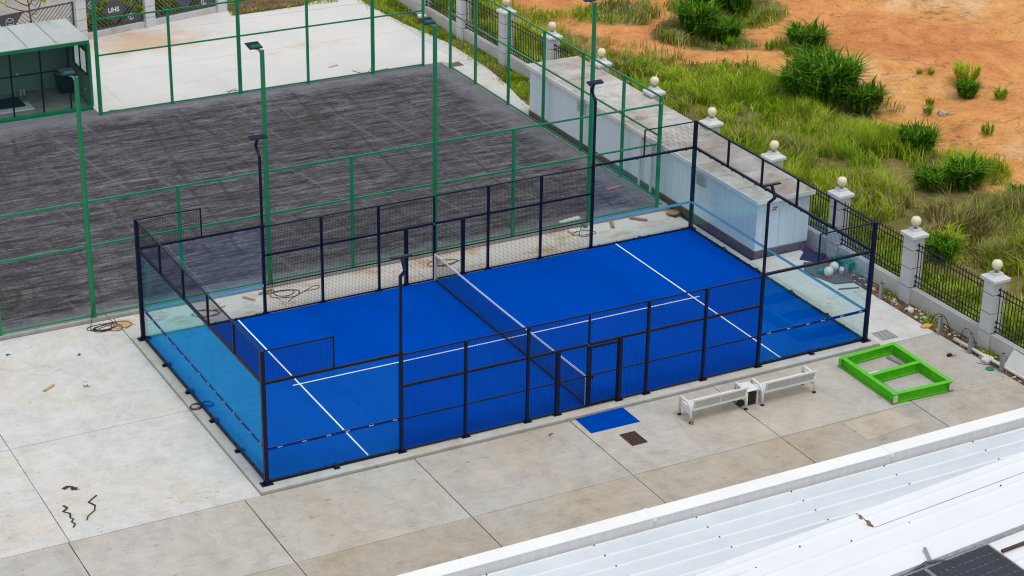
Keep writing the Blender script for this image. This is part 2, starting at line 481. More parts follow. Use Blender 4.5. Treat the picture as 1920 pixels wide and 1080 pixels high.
k = n.math('MULTIPLY', n.ramp(crumb, [(0.555, 0.0), (0.615, 0.85)]), n.ramp(zone, [(0.42, 0.0), (0.54, 1.0)]))
c = n.mix(c, (0.20, 0.125, 0.075, 1), k)
crack = n.n('ShaderNodeTexVoronoi', feature='DISTANCE_TO_EDGE'); crack.inputs['Scale'].default_value = 0.33
wv = n.n('ShaderNodeMix', data_type='VECTOR'); wv.inputs[0].default_value = 0.55
nn = n.n('ShaderNodeTexNoise'); nn.inputs['Scale'].default_value = 0.8; nn.inputs['Detail'].default_value = 5; n.link(n.geo.outputs['Position'], nn.inputs['Vector'])
vm = n.n('ShaderNodeVectorMath', operation='MULTIPLY_ADD'); n.link(nn.outputs['Color'], vm.inputs[0]); vm.inputs[1].default_value = (2.4, 2.4, 0); n.link(n.geo.outputs['Position'], vm.inputs[2])
n.link(vm.outputs[0], crack.inputs['Vector'])
kc = n.math('MULTIPLY', n.ramp(crack.outputs['Distance'], [(0.0, 0.6), (0.03, 0.0)]), n.ramp(n.noise(0.3, 3), [(0.56, 0.0), (0.66, 1.0)]))
c = n.mix(c, (0.25, 0.11, 0.055, 1), kc)
c = n.mix(c, n.ramp(n.noise(9, 4, 0.8), [(0.25, 0.70), (0.6, 1.06)]), 1.0, 'MULTIPLY')
at = n.n('ShaderNodeAttribute'); at.attribute_name = 'litter'
lit = n.ramp(n.noise(2.4, 6, 0.7), [(0.3, (0.10, 0.095, 0.030, 1)), (0.5, (0.19, 0.17, 0.055, 1)), (0.7, (0.34, 0.235, 0.11, 1))])
k = n.ramp(n.math('ADD', at.outputs['Fac'], n.math('MULTIPLY', n.math('SUBTRACT', n.noise(0.8, 5, 0.7), 0.5), 1.1)), [(0.42, 0.0), (0.66, 1.0)])
c = n.mix(c, lit, k)
n.bump(n.math('ADD', n.noise(1.2, 8, 0.75), n.math('MULTIPLY', n.noise(12, 4, 0.7), 0.25)), 0.9, 0.16)
M['earth'] = n.out(c, 0.95, 0, 0.1)
n = N('planting_soil')
c = n.ramp(n.noise(3.5, 6, 0.75), [(0.3, (0.055, 0.035, 0.02, 1)), (0.5, (0.14, 0.085, 0.045, 1)), (0.72, (0.30, 0.20, 0.12, 1))])
n.bump(n.noise(9, 5, 0.7), 0.9, 0.06)
M['bedsoil'] = n.out(c, 0.95, 0, 0.15)

# foliage: colour differs from blade to blade
def leafmat(name, stops, trans=0.25):
    n = N(name)
    c = n.ramp(n.geo.outputs['Random Per Island'], stops)
    m = n.out(c, 0.7, 0, 0.06)
    n.b.inputs['Subsurface Weight'].default_value = 0.0
    tl = n.n('ShaderNodeBsdfTranslucent'); n.link(c, tl.inputs[0])
    mx = n.n('ShaderNodeMixShader'); mx.inputs[0].default_value = trans
    n.link(n.b.outputs[0], mx.inputs[1]); n.link(tl.outputs[0], mx.inputs[2])
    n.link(mx.outputs[0], n.t.nodes['Material Output'].inputs['Surface'])
    return m
M['lush'] = leafmat('lush_blades', [(0, (0.10, 0.22, 0.006, 1)), (0.5, (0.19, 0.37, 0.010, 1)), (1, (0.35, 0.52, 0.03, 1))])
M['yellowgreen'] = leafmat('yellow_green_blades', [(0, (0.28, 0.38, 0.012, 1)), (0.6, (0.47, 0.58, 0.025, 1)), (1, (0.68, 0.66, 0.17, 1))])
M['dry'] = leafmat('dry_blades', [(0, (0.16, 0.13, 0.055, 1)), (0.6, (0.34, 0.28, 0.12, 1)), (1, (0.52, 0.44, 0.23, 1))])
M['reed'] = leafmat('reed_leaves', [(0, (0.03, 0.105, 0.005, 1)), (0.5, (0.075, 0.235, 0.010, 1)), (0.85, (0.17, 0.38, 0.02, 1)), (0.97, (0.32, 0.44, 0.07, 1)), (1, (0.42, 0.36, 0.17, 1))])
M['hedge'] = leafmat('hedge_leaves', [(0, (0.08, 0.18, 0.006, 1)), (0.5, (0.25, 0.40, 0.010, 1)), (1, (0.55, 0.62, 0.03, 1))])

# roof sheet, shed wall, cabin, solar cells
M['roofwhite'] = simple('white_roof_sheet', (0.60, 0.655, 0.705, 1), 0.5, 0, 0.07, 0.8)
M['riblit'] = simple('lit_white_rib', (0.74, 0.765, 0.79, 1), 0.5, 0, 0.04, 0.8)  # ribs and pans are one sheet; rib shading put into paler colour
M['sheetwhite'] = simple('white_smooth_sheet', (0.76, 0.785, 0.815, 1), 0.5, 0, 0.03, 0.6)
n = N('white_flashing')
c = n.ramp(n.noise(1.2, 5, 0.6), [(0.3, (0.80, 0.80, 0.80, 1)), (0.7, (0.86, 0.86, 0.855, 1))])
c = n.mix(c, n.ramp(n.noise(1.0, 5, 0.7, n.pos((9, 1, 0.7))), [(0.58, 1.0), (0.75, 0.88)]), 1.0, 'MULTIPLY')
M['flash'] = n.out(c, 0.5)
n = N('shaded_flashing')  # white parapet's inner side: shade put into the grey, streaks are weathering
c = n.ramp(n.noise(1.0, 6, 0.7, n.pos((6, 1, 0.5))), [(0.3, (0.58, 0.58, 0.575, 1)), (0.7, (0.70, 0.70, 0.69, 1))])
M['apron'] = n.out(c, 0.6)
n = N('shed_panel')
streak = n.noise(1.0, 5, 0.65, n.pos((7, 7, 0.25)))
c = n.ramp(streak, [(0.35, (0.68, 0.81, 0.90, 1)), (0.62, (0.78, 0.88, 0.95, 1))])
w = n.n('ShaderNodeTexWave', wave_type='BANDS', bands_direction='Y')
w.inputs['Scale'].default_value = 3.2
n.link(n.geo.outputs['Position'], w.inputs['Vector'])
c = n.mix(c, n.ramp(w.outputs['Fac'], [(0.0, 0.93), (0.5, 1.02)]), 1.0, 'MULTIPLY')
n.bump(w.outputs['Fac'], 0.25, 0.01)
M['shed'] = n.out(c, 0.45)
n = N('brick_plinth')
br = n.n('ShaderNodeTexBrick')
br.inputs['Scale'].default_value = 4.2
br.inputs['Color1'].default_value = (0.12, 0.088, 0.062, 1); br.inputs['Color2'].default_value = (0.17, 0.135, 0.10, 1)
br.inputs['Mortar'].default_value = (0.22, 0.195, 0.165, 1)
n.link(n.pos((1, 1, 1), (R(90), 0, R(90))), br.inputs['Vector'])
c = n.mix(br.outputs['Color'], n.ramp(n.noise(3, 5, 0.7), [(0.3, 0.6), (0.7, 1.2)]), 1.0, 'MULTIPLY')
M['plinth'] = n.out(c, 0.9)
n = N('cabin_roof')
c = n.ramp(n.noise(0.55, 5, 0.65, n.pos((1, 0.6, 1)), 0.6), [(0.26, (0.05, 0.22, 0.11, 1)), (0.36, (0.34, 0.40, 0.36, 1)), (0.52, (0.44, 0.48, 0.48, 1)), (0.75, (0.40, 0.41, 0.37, 1))])
M['cabinroof'] = n.out(c, 0.5)
n = N('cabin_lining')
sp = n.n('ShaderNodeTexWave', wave_type='BANDS', bands_direction='X'); sp.inputs['Scale'].default_value = 1.6
n.link(n.geo.outputs['Position'], sp.inputs['Vector'])
c = n.mix((0.17, 0.27, 0.215, 1), n.ramp(sp.outputs['Fac'], [(0.0, 0.85), (0.2, 1.0)]), 1.0, 'MULTIPLY')
M['lining'] = n.out(c, 0.6)
M['cabinfloor'] = simple('grey_floor', (0.27, 0.255, 0.24, 1), 0.8, 0, 0.2, 2)
n = N('granite')
c = n.ramp(n.noise(40, 3, 0.7), [(0.3, (0.55, 0.565, 0.585, 1)), (0.65, (0.68, 0.695, 0.715, 1))])
c = n.mix(c, n.ramp(n.noise(1.4, 5, 0.6), [(0.3, 0.9), (0.7, 1.05)]), 1.0, 'MULTIPLY')
M['granite'] = n.out(c, 0.6)
M['cell'] = simple('solar_cell', (0.012, 0.014, 0.030, 1), 0.18, 0, 0.25, 5)
M['street'] = concrete('street_paving', (0.36, 0.335, 0.30, 1), (0.38, 0.33, 0.27, 1), (0.33, 0.33, 0.33, 1), 0, 0.3)
M['barkm'] = simple('bark', (0.14, 0.095, 0.06, 1), 0.9, 0, 0.3, 12)
M['graybrown'] = simple('weathered_board', (0.115, 0.098, 0.085, 1), 0.85, 0, 0.3, 5)
M['darkmat'] = simple('dark_mat', (0.012, 0.015, 0.028, 1), 0.7)
M['rope'] = simple('dark_cable', (0.018, 0.013, 0.012, 1), 0.6)
M['twine'] = simple('brown_cable', (0.11, 0.065, 0.035, 1), 0.7)

# ================================================================== GROUND
G = -0.12            # top of the yard concrete
def earth_h(x, y):
    h = -0.22
    if x > 23.7:
        k = min(1, (x - 23.7) / 5)
        h += k * 0.55 * (noise.fractal(Vector((x * 0.10, y * 0.10, 3.1)), 1.0, 2.0, 5))
        h += k * 0.10 * noise.fractal(Vector((x * 0.7, y * 0.7, 8.1)), 1.0, 2.0, 3)
        # rain gullies running down the bank
        for gx, gy, ang, w, dep in ((44, 24, -0.45, 0.5, 0.5), (40.5, 27, -0.5, 0.35, 0.32), (46, 29, -0.35, 0.4, 0.4), (50, 22, -0.6, 0.4, 0.3)):
            u = (x - gx) * math.cos(ang) + (y - gy) * math.sin(ang)
            v = -(x - gx) * math.sin(ang) + (y - gy) * math.cos(ang) + 0.9 * noise.noise(Vector((u * 0.35, gx, 0)))
            if abs(u) < 5.5:
                h -= dep * math.exp(-(v / w) ** 2) * (1 - abs(u) / 5.5)
                h += dep * 0.55 * math.exp(-((v - 1.0) / 0.9) ** 2) * (1 - abs(u) / 5.5)
    else:
        h = -0.34
    return h
GRASS = [(23.7, -14), (23.7, 30), (23.7, 48), (27.8, 48), (28.0, 36), (28.3, 32.6), (28.5, 28.6), (29.4, 26.1), (31.1, 24.9), (31.8, 23), (33.2, 22),
         (34.6, 18.4), (32.4, 16.8), (33.4, 14.9), (34.3, 13.8), (34.3, 11.2), (32.9, 8.8), (36, 6), (42, 0), (42, -14)]
def inside(x, y, poly):
    r = False
    j = len(poly) - 1
    for i in range(len(poly)):
        xi, yi = poly[i]; xj, yj = poly[j]
        if (yi > y) != (yj > y) and x < (xj - xi) * (y - yi) / (yj - yi) + xi: r = not r
        j = i
    return r
def edge_d(x, y, poly):
    best = 1e9
    for i in range(len(poly)):
        ax, ay = poly[i - 1]; bx, by = poly[i]
        dx, dy = bx - ax, by - ay
        t = max(0, min(1, ((x - ax) * dx + (y - ay) * dy) / (dx * dx + dy * dy)))
        best = min(best, math.hypot(x - ax - t * dx, y - ay - t * dy))
    return best
CL = [(33.0, 29.0, 2.6), (36.5, 32.5, 3.0), (36.4, 26.1, 1.6), (32.8, 19.8, 2.8), (31.0, 33.5, 2.2), (27.5, 42, 3)]
def grassy(x, y):
    """1 well inside the grass, 0 on bare earth"""
    if x < 23.7: return 0
    d = edge_d(x, y, GRASS)
    g = 0.5 + 0.5 * min(1, d / 2.2) if inside(x, y, GRASS) else 0.5 - 0.5 * min(1, d / 2.6)
    g += 0.34 * noise.fractal(Vector((x * 0.42, y * 0.42, 40.0)), 1.0, 2.0, 4) * (1 - abs(2 * g - 1) * 0.6)
    for cx, cy, r in CL:
        g = max(g, 1 - (math.hypot(x - cx, y - cy) / r) ** 2 * 0.6)
    return max(0, min(1, g))
xs = [-300, -120, -60, -30, -10, 5, 15, 21, 23.3] + [23.7 + 0.42 * i for i in range(112)] + [75, 85, 110, 160, 300]
ys = [-200, -90, -50, -28] + [-16 + 0.42 * i for i in range(168)] + [58, 66, 90, 150, 300]
vs = []; lit = []
for y in ys:
    for x in xs:
        vs.append((x, y, earth_h(x, y))); lit.append(grassy(x, y))
nx = len(xs)
fs = [(j * nx + i, j * nx + i + 1, (j + 1) * nx + i + 1, (j + 1) * nx + i) for j in range(len(ys) - 1) for i in range(nx - 1)]
me = bpy.data.meshes.new('ground')
me.from_pydata(vs, [], fs)
al = me.attributes.new('litter', 'FLOAT', 'POINT')
al.data.foreach_set('value', lit)
me.polygons.foreach_set('use_smooth', [True] * len(me.polygons))
me.materials.append(M['earth'])
go = bpy.data.objects.new('ground', me)
C.objects.link(go)
struct(go, 'bare red earth with gullies and weeds beyond the pillared wall')

# ---- concrete pavements: a dark bed with separate slabs
def pavement(name, label, xj, yj, mat, gx=0.03, gy=0.012, top=G, bed=None):
    b = MB().box(xj[0], xj[-1], yj[0], yj[-1], top - 0.20, top - 0.022).build(name, bed or M['hole'])
    struct(b, label)
    for i in range(len(xj) - 1):
        for j in range(len(yj) - 1):
            k = MB()
            x0, x1 = xj[i] + gx / 2, xj[i + 1] - gx / 2
            y0, y1 = yj[j] + gy / 2, yj[j + 1] - gy / 2
            # arrises are not ruler-straight: a few points along each long edge wander by millimetres
            nseg = 9
            poly = []
            for t in range(nseg): poly.append((x0 + (x1 - x0) * t / nseg, y0 + random.uniform(0, 0.006)))
            for t in range(nseg): poly.append((x1 - random.uniform(0, gx * 0.35), y0 + (y1 - y0) * t / nseg))
            for t in range(nseg): poly.append((x1 - (x1 - x0) * t / nseg, y1 - random.uniform(0, 0.006)))
            for t in range(nseg): poly.append((x0 + random.uniform(0, gx * 0.35), y1 - (y1 - y0) * t / nseg))
            k.prism(poly, top - 0.02, top + random.uniform(-0.002, 0.002))
            k.build('slab', mat[j] if isinstance(mat, list) else mat, b)
    return b
pavement('yard_pavement', 'old tan concrete yard in large slabs in front of the court', [-16, -10.7, -5.72, -0.86, 4.2, 9.2, 14.13, 18.88, 22.6], [-14.2, -9.1, -4.0, -0.45], [M['warmconc'], M['warmconc'], M['oldconc']], 0.021, 0.010)
yp = bpy.data.objects['yard_pavement']
MB().prism([(16.25, -4.12), (17.95, -4.08), (18.35, -5.05), (16.25, -5.30)], G + 0.003, G + 0.006).build('repair_patch', M['patch'], yp)
pavement('white_pavement', 'pale new concrete left of the court', [-16, -10.6, -5.68, -0.36], [-0.445, 5.1, 12.08], M['whiteconc'], 0.016, 0.014, bed=M['soil'])
pavement('side_pavement', 'white concrete between the court and the wall', [20.41, 22.56], [-0.445, 3.2, 6.93], M['whiteconc'], 0.012, 0.012, bed=M['soil'])
pavement('back_pavement', 'soil-stained concrete strip behind the court', [-0.35, 4.9, 9.9, 15.0, 20.45], [10.36, 12.08], M['backconc'], 0.012, 0.012, bed=M['soil'])
pavement('far_pavement', 'white concrete apron beyond the dark pitch', [5.25, 6.5, 11.1, 16.2, 21.3], [30.62, 35.6, 40.35], M['stainconc'], 0.004, 0.008, bed=M['soil'])
k = MB()
edge = [(20.62, 23.15), (21.2, 23.15), (21.35, 25), (21.75, 27.2), (22.0, 29.4), (22.02, 31.5), (22.05, 33.2), (21.6, 36), (21.32, 38.2), (21.3, 40.35), (21.302, 30.62), (20.62, 30.6)]
k.prism([(20.62, 23.15), (21.2, 23.15), (21.35, 25), (21.75, 27.2), (22.0, 29.4), (22.02, 30.58), (20.62, 30.58)], -0.3, G)
k.prism([(21.31, 30.62), (22.02, 30.62), (22.05, 33.2), (21.6, 36), (21.36, 38.2), (21.31, 40.35)], -0.3, G)
struct(k.build('path', M['whiteconc']), 'white concrete path beside the grass strip')
struct(MB().prism([(5.2, 40.38), (21.3, 40.38), (21.3, 43.4), (15.0, 42.2), (5.2, 40.4)], -0.4, -0.124).build('verge_slab', M['stainconc']), 'concrete by the entrance fence')
struct(MB().prism([(2.0, 39.6), (21.0, 43.65), (21.0, 45.2), (2.0, 41.3)], -0.4, -0.128).build('hedge_bed', M['bedsoil']), 'soil bed of the hedge behind the lettered fence')
struct(MB().prism([(2.0, 41.32), (21.0, 45.22), (21.0, 45.6), (-25, 45.6), (-25, 35.2), (2.0, 39.5)], -0.4, -0.135).build('footway', M['street']), 'tan footway behind the hedge')
# street beyond the decorative fence
st = struct(MB().box(-25, 40, 45.6, 80, -0.5, -0.14).build('street', M['street']), 'pale street paving behind the decorative fence')
MB().bar((2.0, 47.6, -0.132), (8.8, 49.0, -0.132), 0.16, 0.008).build('lane_marking', M['whiteline'], st)
# pitch, kerb
k = MB().box(-12, 20.36, 12.36, 30.58, -0.3, -0.03).box(-12, 5.2, 30.6, 31.18, -0.3, -0.032)
struct(k.build('pitch_surface', M['pitch']), 'dark raked stone-dust pitch with tyre tracks')
struct(MB().box(-12, 20.5, 12.1, 12.34, -0.3, 0.0).build('pitch_kerb', M['kerbconc'], bevel=0.015), 'grey kerb under the green fence')
struct(MB().box(20.38, 20.56, 12.36, 30.6, -0.3, -0.02).build('pitch_edging', M['kerbconc'], bevel=0.01), 'thin edging beside the pitch')
# planting bed by the wall and verge soil
struct(MB().box(22.62, 23.4, -14, 6.4, -0.4, -0.145).build('planting_bed', M['bedsoil']), 'narrow stony soil bed at the foot of the wall')
struct(MB().prism([(21.2, 23.15), (23.6, 23.15), (23.6, 48), (20.4, 48), (21.2, 40.4), (21.34, 38.2), (21.58, 36), (22.03, 33.2), (22.0, 29.4), (21.73, 27.2), (21.33, 25)], -0.4, -0.15).build('verge_soil', M['bedsoil']), 'grassy strip along the wall')
struct(MB().prism([(15.0, 41.05), (18.4, 41.15), (20.4, 42.2), (20.4, 45.5), (15.3, 45.5)], -0.125, -0.06).build('planted_island', M['bedsoil']), 'bare soil island with weeds at the far edge')

# ================================================================== PADEL COURT
pad = struct(MB().box(-0.35, 20.4, -0.40, 10.35, -0.3, -0.035).build('court_pad', M['padconc'], bevel=0.015), 'raised concrete plinth of the blue court')
turf = struct(MB().box(0.0, 20.0, 0.0, 10.0, -0.034, 0.0).build('court_turf', M['turf']), 'blue artificial turf of the court')
for p in ((3.025, 3.075, 0.02, 9.98), (16.925, 16.975, 0.02, 9.98)):
    MB().box(p[0], p[1], p[2], p[3], 0.0, 0.004).build('service_line', M['whiteline'], turf)
MB().box(2.83, 17.17, 4.975, 5.025, 0.004, 0.007).build('centre_line', M['whiteline'], turf)

enc = thing('court_enclosure', (10, 5, -0.03), 'navy steel cage of glass and wire mesh round the blue court', 'court cage')
NV = M['navy']
def post(x, y, z1, w, d, plate=0.26, z0=-0.03):
    o = MB().box(x - w / 2, x + w / 2, y - d / 2, y + d / 2, z0 + 0.012, z1).build('post', NV, enc, bevel=0.006)
    pl = MB().box(x - plate / 2, x + plate / 2, y - plate / 2 * 0.75, y + plate / 2 * 0.75, -0.034, -0.018)
    for sx_ in (-1, 1):
        for sy_ in (-1, 1):
            pl.lathe(x + sx_ * plate * 0.38, y + sy_ * plate * 0.28, [(0.014, -0.018), (0.014, 0.005)], 6)
        # gusset
        xg = x + sx_ * w / 2
        pl.add([(xg, y - 0.006, -0.018), (xg + sx_ * 0.07, y - 0.006, -0.018), (xg, y - 0.006, 0.12), (xg, y + 0.006, -0.018), (xg + sx_ * 0.07, y + 0.006, -0.018), (xg, y + 0.006, 0.12)],
               [(0, 1, 2), (3, 5, 4), (1, 4, 5, 2), (0, 2, 5, 3), (0, 3, 4, 1)])
    pl.build('base_plate', NV, o)
    return o
for x in (-0.06, 20.06):
    for y in (-0.06, 10.06):
        post(x, y, 4.0, 0.12, 0.12, 0.34)
for y in (-0.06, 10.06):
    for x in (4, 16): post(x, y, 3.04, 0.09, 0.10)
    for x in (6, 8, 12, 14): post(x, y, 3.0, 0.075, 0.10)
    for x in (8.98, 11.06): post(x, y, 2.0, 0.11, 0.12)
    MB().box(9.975, 10.025, y - 0.03, y + 0.03, 2.04, 2.98).build('post', NV, enc)
    MB().box(9.955, 10.045, y - 0.035, y + 0.035, 0.0, 1.96).build('post', NV, enc)
# rails and mesh on the long sides
def wiremesh(w, h, sp=0.05, t=0.0058):
    m = MB()
    nv = int(round(w / sp)); nh = int(round(h / sp))
    for i in range(1, nv):
        x = w * i / nv
        m.add([(x - t / 2, 0, 0), (x, -t / 2, 0), (x + t / 2, 0, 0), (x, t / 2, 0), (x - t / 2, 0, h), (x, -t / 2, h), (x + t / 2, 0, h), (x, t / 2, h)], [(0, 1, 5, 4), (1, 2, 6, 5), (2, 3, 7, 6), (3, 0, 4, 7)])
    for i in range(1, nh):
        z = h * i / nh
        m.add([(0, t, z - t / 2), (0, t * 1.5, z), (0, t, z + t / 2), (0, t * .5, z), (w, t, z - t / 2), (w, t * 1.5, z), (w, t, z + t / 2), (w, t * .5, z)], [(0, 1, 5, 4), (1, 2, 6, 5), (2, 3, 7, 6), (3, 0, 4, 7)])
    d = m.mesh('wire_mesh')
    d.materials.append(M['wire'])
    return d
mesh21 = wiremesh(1.92, 0.95)
mesh11 = wiremesh(0.93, 0.93)
mesh_top = wiremesh(1.94, 0.88)
for y in (-0.06, 10.06):
    for x0, x1 in ((4, 6), (6, 8), (8, 8.98), (8.98, 10), (10, 11.06), (11.06, 12), (12, 14), (14, 16)):
        wide = x1 - x0 > 1.5
        r = MB()
        MB().box(x0 + 0.05, x1 - 0.05, y - 0.025, y + 0.025, -0.005, 0.035).build('bottom_rail', NV, enc)
        MB().box(x0 + 0.05, x1 - 0.05, y - 0.02, y + 0.02, 0.98, 1.015).build('middle_rail', NV, enc)
        for kz in range(2):
            if wide: inst('mesh_panel', mesh21, (x0 + 0.04, y, 0.035 + kz * 0.98), enc)
            else: inst('mesh_panel', mesh11, (x0 + 0.05, y, 0.035 + kz * 0.98), enc, scale=((x1 - x0 - 0.1) / 0.93, 1, 1))
    for x0, x1 in ((4, 6), (6, 8), (8, 10), (10, 12), (12, 14), (14, 16)):
        MB().box(x0 + 0.045, x1 - 0.045, y - 0.03, y + 0.03, 1.975, 2.045).build('upper_rail', NV, enc)
        MB().box(x0 + 0.045, x1 - 0.045, y - 0.02, y + 0.02, 2.965, 3.0).build('top_rail', NV, enc)
        inst('mesh_panel', mesh21, (x0 + 0.04, y, 2.03), enc)
    # the framed gate leaf beside the net post
    s = -1 if y < 5 else 1
    if s < 0:
        g = MB()
        for xg in (10.075, 10.985): g.bar((xg, y, 0.045), (xg, y, 1.93), 0.04, 0.05)
        g.bar((10.055, y, 1.90), (11.0, y, 1.90), 0.045, 0.07)
        g.bar((10.055, y, 0.06), (11.0, y, 0.06), 0.045, 0.04)
        gl_ = g.build('gate_leaf', NV, enc)
        MB().box(10.03, 10.12, y - 0.07, y - 0.028, 0.90, 1.01).box(10.09, 10.115, y - 0.115, y - 0.071, 0.90, 1.03).build('latch', M['black'], gl_)
# glass
def pane(axis, a0, a1, c):
    """12 mm pane standing on axis x (y = c) or axis y (x = c)"""
    inn = 1 if c < 5 else -1
    t = 0.006
    m = MB(); s1 = MB(); s2 = MB(); mk = MB()
    def bx(mb, p0, p1, q0, q1, z0, z1):
        q0, q1 = min(q0, q1), max(q0, q1)
        if axis == 'x': mb.box(p0, p1, q0, q1, z0, z1)
        else: mb.box(q0, q1, p0, p1, z0, z1)
    bx(m, a0 + 0.006, a1 - 0.006, c - t, c + t, 0.045, 2.985)
    g = m.build('glass_pane', M['glass'], enc)
    bx(s1, a0 + 0.004, a1 - 0.004, c - inn * (t + 0.001), c - inn * (t + 0.003), 0.955, 1.045)
    s1.build('stripe', M['sticker_out'], g)
    bx(s2, a0 + 0.004, a1 - 0.004, c + inn * (t + 0.001), c + inn * (t + 0.003), 0.955, 1.045)
    s2.build('stripe', M['sticker_in'], g)
    # small white word marks printed on the outside of the stripe
    k = a0 + 0.32
    while k < a1 - 0.2:
        for q, (w, h0, h1) in enumerate(((0.015, 0, 1), (0.011, 0, 0.75), (0.015, 0.1, 0.9), (0.010, 0, 0.7), (0.015, 0.0, 0.8), (0.012, 0.15, 1))):
            z0 = 0.981; hh = 0.036
            p = k + q * 0.022
            bx(mk, p, p + w, c - inn * (t + 0.0035), c - inn * (t + 0.005), z0 + h0 * hh, z0 + h1 * hh)
        k += 0.72
    mk.build('printed_mark', M['whiteline'], g)
clip = MB().box(-0.012, 0.012, -0.02, 0.02, 0, 0.045).mesh('glass_clip'); clip.materials.append(M['black'])
foot = MB().box(-0.09, 0.09, -0.06, 0.06, 0, 0.014).box(-0.05, 0.05, -0.035, 0.035, 0.014, 0.07).mesh('foot_bracket'); foot.materials.append(NV)
for y in (-0.02, 10.02):
    o = -1 if y < 5 else 1
    for x0 in (0, 2, 16, 18):
        pane('x', x0, x0 + 2, y)
        for q in (0.3, 1.0, 1.7):
            inst('glass_clip', clip, (x0 + q, y, 0.035), enc)
            inst('glass_clip', clip, (x0 + q, y, 2.955), enc)
    for x0 in (0, 16):
        MB().box(x0 + (0.0 if x0 == 0 else 0.045), x0 + 4 - (0.045 if x0 == 0 else 0.0), y - 0.035, y + 0.035, -0.033, 0.045).build('base_channel', NV, enc)
        MB().box(x0 + (0.0 if x0 == 0 else 0.05), x0 + 4 - (0.05 if x0 == 0 else 0.0), y + o * 0.04 - 0.04, y + o * 0.04 + 0.04, 2.99, 3.06).build('top_beam', NV, enc)
        inst('foot_bracket', foot, (x0 + 2, y + o * 0.09, -0.034), enc)
    for x0, xe in ((0, 2), (18, 18)):
        yy = y + o * 0.04
        inst('mesh_panel', mesh_top, (x0 + 0.03, yy, 3.065), enc)
        MB().box(x0, x0 + 2, yy - 0.018, yy + 0.018, 3.955, 3.99).build('top_rail', NV, enc)
        MB().box(xe - 0.02, xe + 0.02, yy - 0.02, yy + 0.02, 3.06, 3.99).build('post', NV, enc)
for x in (-0.02, 20.02):
    o = -1 if x < 5 else 1
    for y0 in (0, 2, 4, 6, 8):
        pane('y', y0, y0 + 2, x)
        for q in (0.3, 1.0, 1.7):
            inst('glass_clip', clip, (x, y0 + q, 0.035), enc, rot=(0, 0, R(90)))
            inst('glass_clip', clip, (x, y0 + q, 2.955), enc, rot=(0, 0, R(90)))
        xx = x + o * 0.04
        inst('mesh_panel', mesh_top, (xx, y0 + 0.03, 3.065), enc, rot=(0, 0, R(90)))
        if y0:
            MB().box(xx - 0.03, xx + 0.03, y0 - 0.03, y0 + 0.03, 3.06, 3.955).build('post', NV, enc)
            inst('foot_bracket', foot, (x + o * 0.09, y0, -0.034), enc, rot=(0, 0, R(90)))
    MB().box(x - 0.035, x + 0.035, 0.016, 9.984, -0.033, 0.045).build('base_channel', NV, enc)
    MB().box(xx - 0.04, xx + 0.04, 0.0, 10.0, 2.99, 3.06).build('top_beam', NV, enc)
    MB().box(xx - 0.025, xx + 0.025, 0.0, 10.0, 3.955, 3.99).build('top_rail', NV, enc)

# net
net = thing('court_net', (10, 5, 0), 'black net with white top tape across the middle of the blue court', 'net')
m = MB()
t = 0.0045
def sag(y): return 0.86 + 0.04 * ((y - 5) / 5) ** 2
for i in range(1, 250):
    y = 10 * i / 250
    m.add([(10 - t / 2, y, 0.05), (10, y - t / 2, 0.05), (10 + t / 2, y, 0.05), (10, y + t / 2, 0.05), (10 - t / 2, y, sag(y)), (10, y - t / 2, sag(y)), (10 + t / 2, y, sag(y)), (10, y + t / 2, sag(y))], [(0, 1, 5, 4), (1, 2, 6, 5), (2, 3, 7, 6), (3, 0, 4, 7)])
for i in range(1, 21):
    z = i / 21
    for j in range(20):
        ya, yb = 10 * j / 20, 10 * (j + 1) / 20
        m.bar((10.004, ya, 0.05 + (sag(ya) - 0.05) * z), (10.004, yb, 0.05 + (sag(yb) - 0.05) * z), t * 0.8)
m.build('netting', M['wire'], net)
m = MB()
for j in range(20):
    ya, yb = 10 * j / 20 , 10 * (j + 1) / 20
    m.bar((10, ya + (0.02 if j == 0 else 0), sag(ya) + 0.025), (10, yb - (0.02 if j == 19 else 0), sag(yb) + 0.025), 0.018, 0.06)
m.build('top_tape', M['whiteline'], net)
MB().box(9.985, 10.015, 0.02, 9.98, 0.004, 0.055).build('bottom_tape', M['black'], net)
for y in (0.03, 9.97):
    p = MB().box(9.965, 10.035, y - 0.022, y + 0.022, 0.002, 0.955).build('net_post', M['whitepaint'], net, bevel=0.006)
    for i in range(9):
        MB().box(9.96, 10.04, y - 0.026, y + 0.026, 0.08 + i * 0.09, 0.086 + i * 0.09).build('strap', M['galv'], p)

